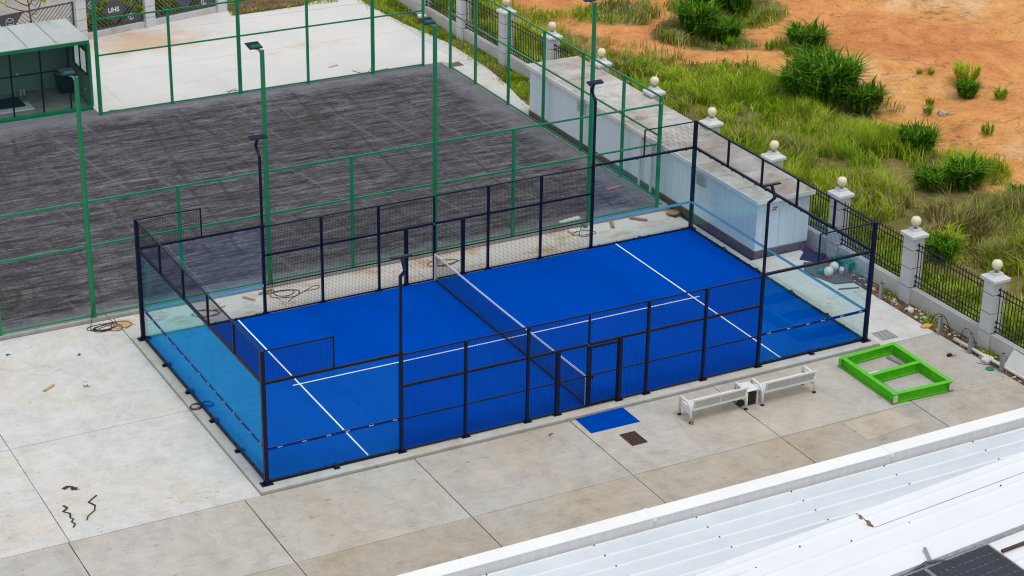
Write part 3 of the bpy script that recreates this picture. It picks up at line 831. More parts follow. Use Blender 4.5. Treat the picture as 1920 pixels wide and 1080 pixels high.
# court floodlights on the cage
def court_light(x, y, label):
    o = -1 if y < 5 else 1
    th = thing('court_floodlight', (x, y, 3.04), label, 'floodlight', 'floodlights on the court cage')
    MB().box(x - 0.09, x + 0.09, y - 0.07, y + 0.07, 3.042, 3.058).build('mount_plate', NV, th)
    p = MB()
    path = [(x, y, 3.058), (x, y, 5.34), (x, y + o * 0.30, 5.62), (x, y + o * 0.10, 5.92)]
    for i in range(3):
        p.bar(path[i], path[i + 1], 0.07, 0.07, up=(1, 0, 0))
    p.build('mast', NV, th)
    h = MB()
    y0, z0 = y + o * 0.10, 5.96
    a = R(14)
    # shallow housing tilted down towards the court
    def P(u, v, w): return (x + u, y0 - o * (v * math.cos(a) - w * math.sin(a) * 0), z0 - v * math.sin(a) + w)
    vs = []
    for w in (-0.026, 0.026):
        for u, v in ((-0.29, -0.08), (0.29, -0.08), (0.29, 0.13), (-0.29, 0.13)): vs.append(P(u, v, w))
    h.add(vs, [(3, 2, 1, 0), (4, 5, 6, 7), (0, 1, 5, 4), (1, 2, 6, 5), (2, 3, 7, 6), (3, 0, 4, 7)])
    hd = h.build('lamp_head', NV, th, bevel=0.015)
    l = MB()
    lp = [(-0.26, -0.05), (0.26, -0.05), (0.26, 0.10), (-0.26, 0.10)]
    l.add([P(u, v, -0.028) for u, v in lp] + [P(u, v, -0.033) for u, v in lp], [(0, 1, 2, 3), (7, 6, 5, 4), (0, 4, 5, 1), (1, 5, 6, 2), (2, 6, 7, 3), (3, 7, 4, 0)])
    l.build('lens', M['palestone'], hd)
court_light(4, -0.06, 'slim navy floodlight on the front side of the cage, nearer the bare white concrete')
court_light(16, -0.06, 'slim navy floodlight on the front side of the cage above the white benches')
court_light(4, 10.06, 'slim navy floodlight on the back side of the cage, nearer the cabin')
court_light(16, 10.06, 'slim navy floodlight on the back side of the cage, in front of the long shed')

# ================================================================== GREEN PITCH FENCE AND POLES
GN = M['green']
def rails(th, p, q, zs, w=0.06, h=0.075):
    for z in zs:
        MB().bar((p[0], p[1], z), (q[0], q[1], z), w, h).build('rail', GN, th)
nearX = [-6.95, -3.94, -0.95, 2.05, 5.05, 8.04, 11.1, 14.1, 17.14, 20.0]
poles = (-6.95, -0.95, 5.05, 11.1, 17.14)
th = thing('pitch_fence', (8, 12.22, 0), 'green steel post and rail fence between the dark pitch and the blue court', 'fence', 'green fences round the pitch')
for i, x in enumerate(nearX):
    if x not in poles:
        MB().box(x - 0.05, x + 0.05, 12.17, 12.27, 0.0, 3.96).build('post', GN, th, bevel=0.006)
    if i:
        a, b = nearX[i - 1], x
        for z, h in ((3.92, 0.06), (2.44, 0.06), (0.07, 0.05)):
            MB().bar((a + 0.052, 12.22, z), (b - 0.052, 12.22, z), 0.05, h).build('rail', GN, th)
th = thing('pitch_fence', (12, 30.42, 0), 'green steel post and rail fence on the far edge of the pitch, beside the cabin', 'fence', 'green fences round the pitch')
farX = [5.2, 8.2, 11.15, 14.17, 17.14, 19.5]
for i, x in enumerate(farX):
    if i not in (0, 2, 4):
        MB().box(x - 0.05, x + 0.05, 30.37, 30.47, -0.03, 3.96).build('post', GN, th, bevel=0.006)
    if i:
        a, b = farX[i - 1], x
        for z, h in ((3.92, 0.06), (2.44, 0.06), (0.05, 0.05)):
            MB().bar((a + 0.052, 30.42, z), (b - 0.052, 30.42, z), 0.05, h).build('rail', GN, th)
th = thing('pitch_fence', (20.42, 21, 0), 'green steel post and rail fence along the long shed', 'fence', 'green fences round the pitch')
rY = [12.92, 15.45, 18.45, 21.48, 24.4, 27.32, 29.66]
for i, y in enumerate(rY):
    MB().box(20.37, 20.47, y - 0.05, y + 0.05, -0.02, 3.96).build('post', GN, th, bevel=0.006)
    if i:
        a, b = rY[i - 1], y
        for z, h in ((3.92, 0.06), (2.44, 0.06), (0.05, 0.05)):
            MB().bar((20.42, a + 0.052, z), (20.42, b - 0.052, z), 0.05, h).build('rail', GN, th)
def pole(x, y, label, s):
    th = thing('floodlight_pole', (x, y, 0), label, 'light pole', 'green floodlight poles round the pitch')
    MB().lathe(x, y, [(0.085, -0.03), (0.085, 0.5), (0.082, 4.0), (0.072, 8.0)], 12).build('pole', GN, th, smooth=False)
    MB().box(x - 0.05, x + 0.05, y - 0.09, y - 0.085, 0.55, 0.95).build('cable_door', GN, th)
    br = MB().tube([(x - 0.02, y, 7.85), (x - 0.10, y + s * 0.0, 8.02), (x - 0.22, y + s * 0.05, 8.07)], 0.035, 8).build('bracket', M['galv'], th)
    h = MB()
    # lamp: flat shoe-box head with a finned back, reaching over the pitch
    ang = R(10)
    def P(u, v, w): return (x + 0.05 + u, y + s * (v * math.cos(ang)), 8.10 + w + v * math.sin(ang))
    vs = []
    for w, k in ((-0.045, 0.72), (0.012, 1.0)):
        for u, v in ((-0.50, -0.08), (-0.02, -0.08), (-0.02, 0.40), (-0.50, 0.40)): vs.append(P(-0.26 + (u + 0.26) * k, 0.16 + (v - 0.16) * k, w))
    h.add(vs, [(3, 2, 1, 0), (4, 5, 6, 7), (0, 1, 5, 4), (1, 2, 6, 5), (2, 3, 7, 6), (3, 0, 4, 7)])
    hd = h.build('lamp_head', M['darkgreen'], th, bevel=0.012)
    g = MB()
    vs = []
    for w, k in ((0.013, 1.0), (0.055, 0.8)):
        for u, v in ((-0.40, -0.04), (-0.06, -0.04), (-0.06, 0.12), (-0.40, 0.12)): vs.append(P(-0.23 + (u + 0.23) * k, 0.04 + (v - 0.04) * k, w))
    g.add(vs, [(3, 2, 1, 0), (4, 5, 6, 7), (0, 1, 5, 4), (1, 2, 6, 5), (2, 3, 7, 6), (3, 0, 4, 7)])
    g.build('driver_box', M['teallamp'], hd)
pole(-0.95, 12.22, 'tall green floodlight pole with tangled cable at its foot, left of the court', 1)
pole(5.05, 12.22, 'tall green floodlight pole behind the left glass corner of the court', 1)
pole(11.1, 12.22, 'tall green floodlight pole behind the net of the court', 1)
pole(17.14, 12.22, 'tall green floodlight pole behind the right end of the court, before the shed', 1)
pole(5.2, 30.42, 'tall green pole at the corner of the cabin, its lamp out of view', -1)
pole(11.15, 30.42, 'tall green pole in the far fence, second from the cabin, its lamp out of view', -1)
pole(17.14, 30.42, 'tall green pole in the far fence nearest the grass strip, its lamp out of view', -1)

# ================================================================== SHED
sx0, sx1, sy0, sy1 = 20.66, 22.86, 6.98, 23.1
shed = thing('long_shed', (21.8, 15, G), 'long low pale blue shed with a flat grey roof beside the pitch', 'shed')
MB().box(sx0, sx1, sy0, sy1, -0.3, 0.15).build('plinth', M['plinth'], shed, bevel=0.01)
MB().box(sx0 + 0.03, sx1 - 0.03, sy0 + 0.03, sy1 - 0.03, 0.152, 1.98).build('wall', M['shed'], shed)
ny = 13
yy = [sy0 - 0.12 + (sy1 - sy0 + 0.24) * i / ny for i in range(ny + 1)]
for i in range(ny):
    MB().box(sx0 - 0.10, sx1 + 0.10, yy[i] + 0.013, yy[i + 1] - 0.013, 2.032, 2.06 + random.uniform(-0.004, 0.004)).build('roof_board', M['roofconc'], shed, bevel=0.008)
MB().box(sx0 - 0.09, sx1 + 0.09, sy0 - 0.11, sy1 + 0.11, 1.986, 2.03).build('roof_bed', M['graybrown'], shed)
MB().box(sx0 - 0.125, sx0 - 0.102, sy0 - 0.12, sy1 + 0.12, 1.93, 2.075).build('eaves_trim', M['flash'], shed)
MB().box(sx0 - 0.10, sx1 + 0.10, sy0 - 0.145, sy0 - 0.122, 1.93, 2.075).build('eaves_trim', M['flash'], shed)
for y in (10.45, 18.9):
    v = MB().box(sx0 - 0.02, sx0 + 0.028, y - 0.30, y + 0.30, 1.35, 1.80).build('louvre', M['whitepaint'], shed, bevel=0.006)
    for i in range(6):
        MB().bar((sx0 - 0.035, y - 0.27, 1.40 + i * 0.068), (sx0 - 0.035, y + 0.27, 1.40 + i * 0.068), 0.03, 0.012).build('slat', M['galv'], v)
for i, x in enumerate((20.98, 21.62, 22.26)):
    d = MB().box(x - 0.0, x + 0.60, sy0 + 0.008, sy0 + 0.028, 0.20, 1.90).build('door', M['shed'], shed, bevel=0.004)
    if i == 0:
        MB().box(x + 0.09, x + 0.12, sy0 - 0.02, sy0 + 0.006, 0.95, 1.05).build('handle', M['galv'], d)
m = MB()
for p, q in (((21.32, 1.62), (21.52, 1.68)), ((21.30, 1.55), (21.46, 1.60))):
    m.box(p[0], q[0], sy0 - 0.001, sy0 + 0.006, p[1], q[1])
m.build('notice', M['red'], shed)
for y in (13.6, 14.4):
    MB().tube([(sx0 + 0.03, y, 1.80), (sx0 - 0.05, y, 1.84), (sx0 - 0.085, y, 1.74), (sx0 - 0.085, y, 0.0), (sx0 - 0.085, y, -0.1)], 0.055, 10).build('downpipe', M['pvc'], shed, smooth=True)

# ================================================================== PILLARED BOUNDARY WALL
def wx(y): return 23.43 - 0.0138 * (y + 1.94)
pY = [-1.94 + 3.925 * i for i in range(-1, 12)]
AG = math.atan(0.0138)
globe = MB().lathe(0, 0, [(0.17 * math.sin(math.pi * i / 12) + 0.0005, -0.17 * math.cos(math.pi * i / 12)) for i in range(13)], 20).mesh('globe')
globe.materials.append(M['globe'])
globe.polygons.foreach_set('use_smooth', [True] * len(globe.polygons))
where = ['nearest the right edge of the picture', 'behind the steel stubs by the lime frame', 'seen past the front right corner of the court', 'at the front corner of the long shed',
         'first behind the shed roof', 'second behind the shed roof', 'third behind the shed roof', 'fourth behind the shed roof, near its far end', 'just beyond the far end of the shed', 'second beyond the shed along the grass strip', 'third beyond the shed along the grass strip']
where = ['out at the right edge'] + where
def pillar(y, label):
    x = wx(y)
    th = thing('wall_pillar', (x, y, G), label, 'pillar', 'granite pillars of the boundary wall')
    zz = [-0.3, 0.42, 1.08, 1.72, 2.14]
    MB().box(x - 0.222, x + 0.222, y - 0.222, y + 0.222, -0.3, 2.14).build('core', M['hole'], th)
    for i in range(4):
        z0 = zz[i] + (0.013 if i else 0); z1 = zz[i + 1] - (0.013 if i < 3 else 0)
        MB().box(x - 0.24, x + 0.24, y - 0.24, y + 0.24, z0, z1).build('granite_block', M['granite'], th, bevel=0.006)
    c = MB().box(x - 0.335, x + 0.335, y - 0.335, y + 0.335, 2.142, 2.27).build('cap', M['granite'], th, bevel=0.02)
    m = MB()
    vs = []
    for z, k in ((2.271, 0.27), (2.34, 0.19), (2.342, 0.17), (2.41, 0.15)):
        vs += [(x - k, y - k, z), (x + k, y - k, z), (x + k, y + k, z), (x - k, y + k, z)]
    fs = [(3, 2, 1, 0), (12, 13, 14, 15)]
    for l in range(3):
        for q in range(4): fs.append((l * 4 + q, l * 4 + (q + 1) % 4, (l + 1) * 4 + (q + 1) % 4, (l + 1) * 4 + q))
    m.add(vs, fs)
    m.build('cap_step', M['granite'], c)
    g = inst('globe_lamp', globe, (x, y, 2.66), th)
    MB().lathe(x, y, [(0.09, 2.411), (0.09, 2.43), (0.04, 2.45), (0.05, 2.50)], 12).build('lamp_neck', M['galv'], g)
    MB().lathe(x, y, [(0.035, 2.827), (0.03, 2.838)], 10).build('finial', M['galv'], g)
for i, y in enumerate(pY):
    pillar(y, 'grey granite pillar with a cream globe lamp, ' + (where[i] if i < len(where) else 'farthest one at the top edge'))
barm = MB()
barm.add([(-0.011, -0.011, 0), (0.011, -0.011, 0), (0.011, 0.011, 0), (-0.011, 0.011, 0), (-0.011, -0.011, 1.5), (0.011, -0.011, 1.5), (0.011, 0.011, 1.5), (-0.011, 0.011, 1.5), (0, 0, 1.6)],
         [(3, 2, 1, 0), (0, 1, 5, 4), (1, 2, 6, 5), (2, 3, 7, 6), (3, 0, 4, 7), (4, 5, 8), (5, 6, 8), (6, 7, 8), (7, 4, 8)])
barm = barm.mesh('picket'); barm.materials.append(M['iron'])
spanw = ['beside the white board at the right edge', 'behind the three steel stubs', 'seen past the front right corner of the court', 'between the court corner and the shed front',
         'behind the front part of the shed', 'behind the middle of the shed, first of two', 'behind the middle of the shed, second of two', 'behind the back part of the shed', 'at the far end of the shed', 'first beyond the shed', 'second beyond the shed', 'farthest at the top edge']
for i in range(len(pY) - 1):
    ya, yb = pY[i] + 0.246, pY[i + 1] - 0.246
    xa, xb = wx(ya), wx(yb)
    lw_ = MB().prism([(xa - 0.13, ya), (xa + 0.13, ya), (xb + 0.13, yb), (xb - 0.13, yb)], -0.3, 0.40).build('low_wall', M['wallconc'], bevel=0.01)
    tag(lw_, 'low grey rendered wall under the iron railing, ' + spanw[i], 'wall', 'low wall spans between pillars')
    th = thing('iron_railing', ((xa + xb) / 2, (ya + yb) / 2, 0.4), 'black iron picket railing ' + spanw[i], 'railing', 'railings between pillars')
    for z in (1.72, 1.90, 0.62, 0.80, 0.47):
        r = MB().bar((xa, ya + 0.01, z), (xb, yb - 0.01, z), 0.03, 0.03).build('rail', M['iron'], th)
        for (xq, yq) in ((xa, ya), (xb, yb)):
            MB().cbox((xq, yq - (0.006 if yq == ya else -0.006), z), (0.07, 0.03, 0.07)).build('bracket', M['iron'], r)
    nb = 24
    for q in range(nb):
        t = (q + 0.5) / nb
        y = ya + (yb - ya) * t
        inst('picket', barm, (wx(y) - 0.027, y, 0.46), th)

# ================================================================== CABIN
cx0, cx1, cy0, cy1 = -3.0, 5.22, 31.3, 34.4
cab = thing('green_cabin', (1.2, 32.8, G), 'green steel cabin with a glazed open front at the corner of the pitch', 'cabin')
fr = MB()
for z in (0.02, 2.74):
    fr.bar((cx0, cy0 + 0.06, z), (cx1 - 0.12, cy0 + 0.06, z), 0.12, 0.12)
fr.tube([(cx1 - 0.14, cy0 + 0.06, 2.74), (cx1 - 0.08, cy0 + 0.06, 2.72), (cx1 - 0.055, cy0 + 0.06, 2.64), (cx1 - 0.055, cy0 + 0.06, 0.10), (cx1 - 0.09, cy0 + 0.06, 0.04), (cx1 - 0.14, cy0 + 0.06, 0.02)], 0.068, 10)
fr.build('front_frame', GN, cab)
MB().box(cx0, cx1 - 0.09, cy0 + 0.0, cy1, -0.2, -0.045).build('base_frame', GN, cab)
MB().box(cx0, cx1 - 0.09, cy0 + 0.125, cy1 - 0.06, -0.044, 0.02).build('floor', M['cabinfloor'], cab)
MB().box(cx0, cx1 - 0.06, cy1 - 0.055, cy1, -0.044, 2.68).build('back_wall', M['lining'], cab)
# right wall built round its window
yy0, yy1, wz0, wz1 = cy0 + 0.45, cy1 - 0.85, 1.25, 2.25
xw0, xw1 = cx1 - 0.06, cx1
w = MB().box(xw0, xw1, cy0 + 0.125, cy1, -0.044, wz0).box(xw0, xw1, cy0 + 0.125, cy1, wz1, 2.68).box(xw0, xw1, cy0 + 0.125, yy0, wz0, wz1).box(xw0, xw1, yy1, cy1, wz0, wz1)
wl = w.build('side_wall', M['lining'], cab)
wd = MB()
for a_, b_ in (((yy0, wz0), (yy1, wz0)), ((yy0, wz1), (yy1, wz1)), ((yy0, wz0), (yy0, wz1)), ((yy1, wz0), (yy1, wz1)), (((yy0 + yy1) / 2, wz0), ((yy0 + yy1) / 2, wz1))):
    wd.bar((xw0 - 0.005, a_[0], a_[1]), (xw0 - 0.005, b_[0], b_[1]), 0.05, 0.05, up=(1, 0, 0))
wd.build('window_frame', M['navy'], wl)
MB().box(xw0 + 0.02, xw0 + 0.026, yy0, yy1, wz0, wz1).build('window_pane', M['window'], wl)
rf = MB().box(cx0, cx1, cy0, cy1 + 0.05, 2.80, 2.86).build('roof', M['cabinroof'], cab, bevel=0.02)
MB().box(cx0, cx1 - 0.02, cy0 + 0.01, cy1 + 0.03, 2.685, 2.798).build('roof_edge', GN, rf)
for x in (3.9, 2.72, 1.5, 0.3):
    MB().box(x - 0.02, x + 0.02, cy0 + 0.05, cy1, 2.861, 2.878).build('roof_seam', M['galv'], rf)
# front glazing bars
for x in (4.30, 3.18, 1.98, 0.8):
    MB().box(x - 0.03, x + 0.03, cy0 + 0.04, cy0 + 0.085, 0.085, 2.675).build('mullion', M['navy'], cab)
for a_, b_ in ((3.21, 4.27), (2.01, 3.15), (0.83, 1.95)):
    MB().box(a_, b_, cy0 + 0.045, cy0 + 0.08, 1.72, 1.77).build('transom', M['navy'], cab)
for a_, b_ in ((4.33, cx1 - 0.13), (3.21, 4.27), (2.01, 3.15), (0.83, 1.95)):
    MB().box(a_, b_, cy0 + 0.058, cy0 + 0.066, 0.085, 1.715 if a_ < 4.3 else 2.67).build('glass_pane', M['window'], cab)
    if a_ < 4.3: MB().box(a_, b_, cy0 + 0.058, cy0 + 0.066, 1.775, 2.67).build('glass_pane', M['window'], cab)
MB().box(2.95, 3.05, cy1 - 0.075, cy1 - 0.058, 0.75, 0.85).build('socket', M['whitepaint'], cab)
MB().box(xw0 - 0.015, xw0 - 0.002, 32.1, 32.2, 0.5, 0.6).build('socket', M['whitepaint'], cab)
MB().box(4.55, 4.63, 32.5, 32.58, 2.60, 2.66).build('ceiling_lamp', M['whitepaint'], cab)
# things standing in the cabin
b = thing('wheeled_bin', (4.75, 33.55, 0.02), 'dark wheeled bin standing in the back corner of the green cabin', 'bin')
m = MB()
m.add([(4.45, 33.3, 0.12), (5.05, 33.3, 0.12), (5.05, 33.8, 0.12), (4.45, 33.8, 0.12), (4.38, 33.22, 0.92), (5.1, 33.22, 0.92), (5.1, 33.88, 0.92), (4.38, 33.88, 0.92)],
      [(3, 2, 1, 0), (0, 1, 5, 4), (1, 2, 6, 5), (2, 3, 7, 6), (3, 0, 4, 7), (4, 5, 6, 7)])
m.build('body', M['black'], b)
r = MB()
ring = [(4.36, 33.2, 0.95), (5.11, 33.2, 0.95), (5.11, 33.9, 0.95), (4.36, 33.9, 0.95), (4.36, 33.2, 0.95)]
for i in range(4): r.bar(ring[i], ring[i + 1], 0.04)
r.build('rim', M['galv'], b)
for x in (4.5, 5.0):
    MB().tube([(x - 0.02, 33.4, 0.10), (x + 0.02, 33.4, 0.10)], 0.075, 12).build('wheel', M['black'], b)
tag(MB().box(1.6, 3.0, 32.05, 33.0, 0.022, 0.07).build('white_board', M['whitepaint'], bevel=0.01), 'white board lying on the cabin floor', 'board')
tag(MB().box(1.5, 2.75, 32.45, 33.6, 0.075, 0.12).build('floor_mat', M['darkmat'], bevel=0.01), 'dark mat laid over the white board in the cabin', 'mat')
for x in (2.98, 3.12):
    tag(MB().tube([(x, 33.95, 0.02), (x, 33.95, 0.28)], 0.025, 8).build('pipe_stub', M['pvc']), 'short white pipe stub at the back wall of the cabin, ' + ('left one' if x < 3 else 'right one'), 'pipe', 'pipe stubs in the cabin')

# ================================================================== DECORATIVE ENTRANCE FENCE
def dl(t): return (7.6 + t, 40.42 + 0.214 * t)
LN = math.sqrt(1 + 0.214 ** 2)
DA = math.atan(0.214)
pT = [-4.1, -0.05, 3.35, 7.10]
plab = ['hidden behind the cabin roof', 'right behind the corner of the cabin', 'between the two lettered panels', 'at the end of the lettered fence by the soil island']
def dbox(m, u0, u1, v0, v1, z0, z1):
    """box in the fence frame: u along, v across"""
    ca, sa = math.cos(DA), math.sin(DA)
    P = lambda u, v, z: (7.6 + u * ca - v * sa, 40.42 + u * sa + v * ca, z)
    m.add([P(u0, v0, z0), P(u1, v0, z0), P(u1, v1, z0), P(u0, v1, z0), P(u0, v0, z1), P(u1, v0, z1), P(u1, v1, z1), P(u0, v1, z1)],
          [(0, 3, 2, 1), (4, 5, 6, 7), (0, 1, 5, 4), (1, 2, 6, 5), (2, 3, 7, 6), (3, 0, 4, 7)])
    return m
def dP(u, v, z):
    ca, sa = math.cos(DA), math.sin(DA)
    return Vector((7.6 + u * ca - v * sa, 40.42 + u * sa + v * ca, z))
pU = [p * LN for p in pT]
for u, lb in zip(pU[1:], plab[1:]):
    th = thing('entrance_pillar', dP(u, 0.1, G), 'square grey pillar of the lettered fence, ' + lb, 'pillar', 'pillars of the entrance fence')
    dbox(MB(), u - 0.22, u + 0.22, -0.14, 0.30, -0.3, 1.86).build('core', M['hole'], th)
    zz = [-0.3, 0.35, 0.85, 1.35, 1.86]
    for i in range(4):
        dbox(MB(), u - 0.25, u + 0.25, -0.17, 0.33, zz[i] + (0.01 if i else 0), zz[i + 1] - (0.01 if i < 3 else 0)).build('granite_block', M['granite'], th, bevel=0.006)
    dbox(MB(), u - 0.31, u + 0.31, -0.23, 0.39, 1.862, 1.96).build('cap', M['granite'], th, bevel=0.015)
fp = [(pU[0], pU[1], 'with a round emblem, seen over the cabin roof'), (pU[1], pU[2], 'lettered UHS, between the cabin and the middle pillar'), (pU[2], pU[3], 'right of the middle pillar, ending at the soil island')]
wlab = ['behind the cabin', 'under the panel lettered UHS', 'under the panel nearest the soil island']
def clipbar(m, u, z, du, dz, u0, u1, z0, z1, v, w=0.03):
    """a slat from (u,z) in direction (du,dz), cut at the panel frame"""
    ts = []
    if du > 0: ts.append((u1 - u) / du)
    if du < 0: ts.append((u0 - u) / du)
    if dz > 0: ts.append((z1 - z) / dz)
    if dz < 0: ts.append((z0 - z) / dz)
    t = min(x for x in ts if x >= 0)
    if t < 0.12: return False
    m.bar(dP(u, v, z), dP(u + du * t, v, z + dz * t), w, 0.02, up=dP(0, 1, 0) - dP(0, 0, 0))
    return True
def letters(txt, size, u, z, v, parent, name='lettering'):
    cu = bpy.data.curves.new(name, 'FONT')
    cu.body = txt; cu.size = size; cu.align_x = 'CENTER'; cu.align_y = 'CENTER'; cu.extrude = 0.004; cu.offset = size * 0.025
    tmp = bpy.data.objects.new(name, cu)
    C.objects.link(tmp)
    dg = bpy.context.evaluated_depsgraph_get()
    me = bpy.data.meshes.new_from_object(tmp.evaluated_get(dg))
    bpy.data.objects.remove(tmp)
    me.materials.append(M['whitepaint'])
    o = bpy.data.objects.new(name, me)
    o.parent = parent
    o.location = dP(u, v, z) - world_loc(parent)
    o.rotation_euler = (R(90), 0, DA)
    C.objects.link(o)
def ringmark(m, u, z, r, v, a0=0, a1=360, w=0.022, n=20):
    pts = [dP(u + r * math.cos(R(a0 + (a1 - a0) * i / n)), v, z + r * math.sin(R(a0 + (a1 - a0) * i / n))) for i in range(n + 1)]
    m.tube(pts, w / 2, 5)
for i, (ua, ub, lb) in enumerate(fp):
    u0, u1 = ua + 0.27, ub - 0.27
    z0, z1 = 0.22, 1.66
    w_ = dbox(MB(), u0 - 0.01, u1 + 0.01, -0.06, 0.22, -0.3, 0.16).build('low_wall', M['wallconc'], bevel=0.01)
    tag(w_, 'low pale wall of the entrance fence ' + wlab[i], 'wall', 'low walls of the entrance fence')
    th = thing('lettered_fence_panel', dP((u0 + u1) / 2, 0.08, 0.16), 'grey chevron slat fence panel ' + lb, 'fence panel', 'panels of the entrance fence')
    m = MB()
    for a_, b_ in (((u0, z0), (u1, z0)), ((u0, z1), (u1, z1)), ((u0, z0), (u0, z1)), ((u1, z0), (u1, z1))):
        m.bar(dP(a_[0], 0.08, a_[1]), dP(b_[0], 0.08, b_[1]), 0.06, 0.06, up=dP(0, 1, 0) - dP(0, 0, 0))
    m.build('frame', M['greyplate'], th)
    uc = (u0 + u1) / 2; zc = (z0 + z1) / 2
    nsl = 9
    for side in (-1, 1):
        for q in range(-6, nsl + 1):
            # slats climb from the panel's sides towards its middle above, and fall below
            us = uc + side * 0.02 * 0
            m = MB()
            z = z0 + 0.20 * q
            if z < z0:
                ok = clipbar(m, uc + side * (z0 - z) / 1.1, z0, side, 1.1, min(uc, uc + side * 9) if side < 0 else uc, u1 if side > 0 else uc, z0, z1, 0.08) if False else False
                t = (z0 - z) / 1.0
                ustart = uc + side * t
                if (side > 0 and ustart < u1 - 0.15) or (side < 0 and ustart > u0 + 0.15):
                    ok = clipbar(m, ustart, z0, side, 1.0, u0, u1, z0, z1, 0.08)
            else:
                ok = clipbar(m, uc, z, side, 1.0, u0, u1, z0, z1, 0.08)
            if ok: m.build('slat', M['slat'], th)
    # plates: a diamond in the middle and triangles in two corners
    def plate(pts, name='plate'):
        mm = MB()
        n_ = len(pts)
        mm.add([dP(a, 0.03, b) for a, b in pts] + [dP(a, 0.06, b) for a, b in pts], [tuple(range(n_)), tuple(range(2 * n_ - 1, n_ - 1, -1))] + [(k, n_ + k, n_ + (k + 1) % n_, (k + 1) % n_) for k in range(n_)])
        return mm.build(name, M['greyplate'], th)
    if i == 0:
        pl = plate([(u1 - 3.7, z1 - 0.03), (u1 - 2.45, z1 - 0.03), (u1 - 2.9, z1 - 0.58), (u1 - 3.4, z1 - 0.58)])
        mk = MB(); ringmark(mk, u1 - 3.08, z1 - 0.33, 0.19, 0.022); ringmark(mk, u1 - 3.08, z1 - 0.16, 0.15, 0.022, 200, 340); ringmark(mk, u1 - 3.08, z1 - 0.62, 0.2, 0.022, 60, 120)
        mk.build('emblem', M['whitepaint'], pl)
    else:
        dm = plate([(uc - 0.62, zc), (uc, zc - 0.62), (uc + 0.62, zc), (uc, zc + 0.62)])
        letters('UHS', 0.30, uc - 0.02, zc + 0.02, 0.022, dm)
        pl = plate([(u0 + 0.03, z1 - 0.03), (u0 + 0.03, z1 - 0.42), (u0 + 0.38, z1 - 0.68), (u0 + 0.85, z1 - 0.03)])
        mk = MB(); ringmark(mk, u0 + 0.34, z1 - 0.27, 0.16, 0.022); ringmark(mk, u0 + 0.34, z1 - 0.13, 0.13, 0.022, 200, 340); ringmark(mk, u0 + 0.34, z1 - 0.52, 0.18, 0.022, 65, 115)
        mk.build('emblem', M['whitepaint'], pl)
        pl = plate([(u1 - 1.15, z0 + 0.03), (u1 - 0.03, z0 + 0.03), (u1 - 0.03, z0 + 0.20), (u1 - 0.62, z0 + 0.55)])
        mk = MB(); ringmark(mk, u1 - 0.62, z0 + 0.28, 0.13, 0.022, 70, 330, 0.03); ringmark(mk, u1 - 0.56, z0 + 0.27, 0.10, 0.020, 80, 260, 0.03)
        mk.build('emblem', M['whitepaint'], pl)

# ================================================================== WHITE-ROOFED BUILDING (lower right)
RZ = 5.70
M['seam'] = simple('grey_lap_strip', (0.30, 0.30, 0.30, 1), 0.7, 0, 0.4, 4)  # thin grey strip along the sheet laps
bld = thing('white_roofed_building', (5, -30, G), 'building with a white ribbed metal roof in the foreground', 'building')
MB().box(-14, 40, -46, -14.62, -0.3, RZ - 0.05).build('wall', M['wallconc'], bld)
MB().box(-14, 40, -45, -14.90, RZ - 0.045, RZ).build('roof_deck', M['roofwhite'], bld)
xc = [-14, -9.6, -3.35, 2.85, 9.05, 15.2, 21.4, 27.6, 40]
for i in range(len(xc) - 1):
    MB().box(xc[i] + 0.004, xc[i + 1] - 0.004, -14.91 + random.uniform(-0.008, 0.008), -14.52, 5.965, 6.0 + random.uniform(-0.006, 0.006)).build('parapet_flashing', M['flash'], bld, bevel=0.012, seg=2)
    MB().box(xc[i] + 0.003, xc[i + 1] - 0.003, -14.897, -14.54, RZ - 0.06, 5.964).build('parapet_inner_face', M['apron'], bld)
    MB().box(xc[i] - 0.05, xc[i] + 0.05, -14.916, -14.515, 5.9, 6.012).build('joint_cover', M['flash'], bld, bevel=0.01)
screw = MB().lathe(0, 0, [(0.018, 0), (0.018, 0.012), (0.01, 0.018)], 8).mesh('screw'); screw.materials.append(M['black'])
ribY = [-14.99 - 0.445 * i for i in range(0, 24)]
for j, y in enumerate(ribY):
    m = MB()
    X = [-14 + 0.9 * i for i in range(61)]
    prof = [(-0.055, 0.001), (-0.030, 0.065), (0.030, 0.065), (0.055, 0.001)]
    vs = []
    for x in X:
        dz = 0.006 * noise.noise(Vector((x * 0.7, y, 0))) ; dy = 0.008 * noise.noise(Vector((x * 0.5, y, 5)))
        for a_, b_ in prof: vs.append((x, y + a_ + dy, RZ + b_ + (dz if b_ > 0.01 else 0)))
    fs = []
    for i in range(len(X) - 1):
        for k in range(3): fs.append((i * 4 + k, (i + 1) * 4 + k, (i + 1) * 4 + k + 1, i * 4 + k + 1))
    m.add(vs, fs)
    m.build('roof_rib', M['riblit'], bld)
    for i in range(14):
        inst('screw', screw, (-8.6 + i * 2.48 + 0.02 * (i % 3), y, RZ + 0.069), bld)
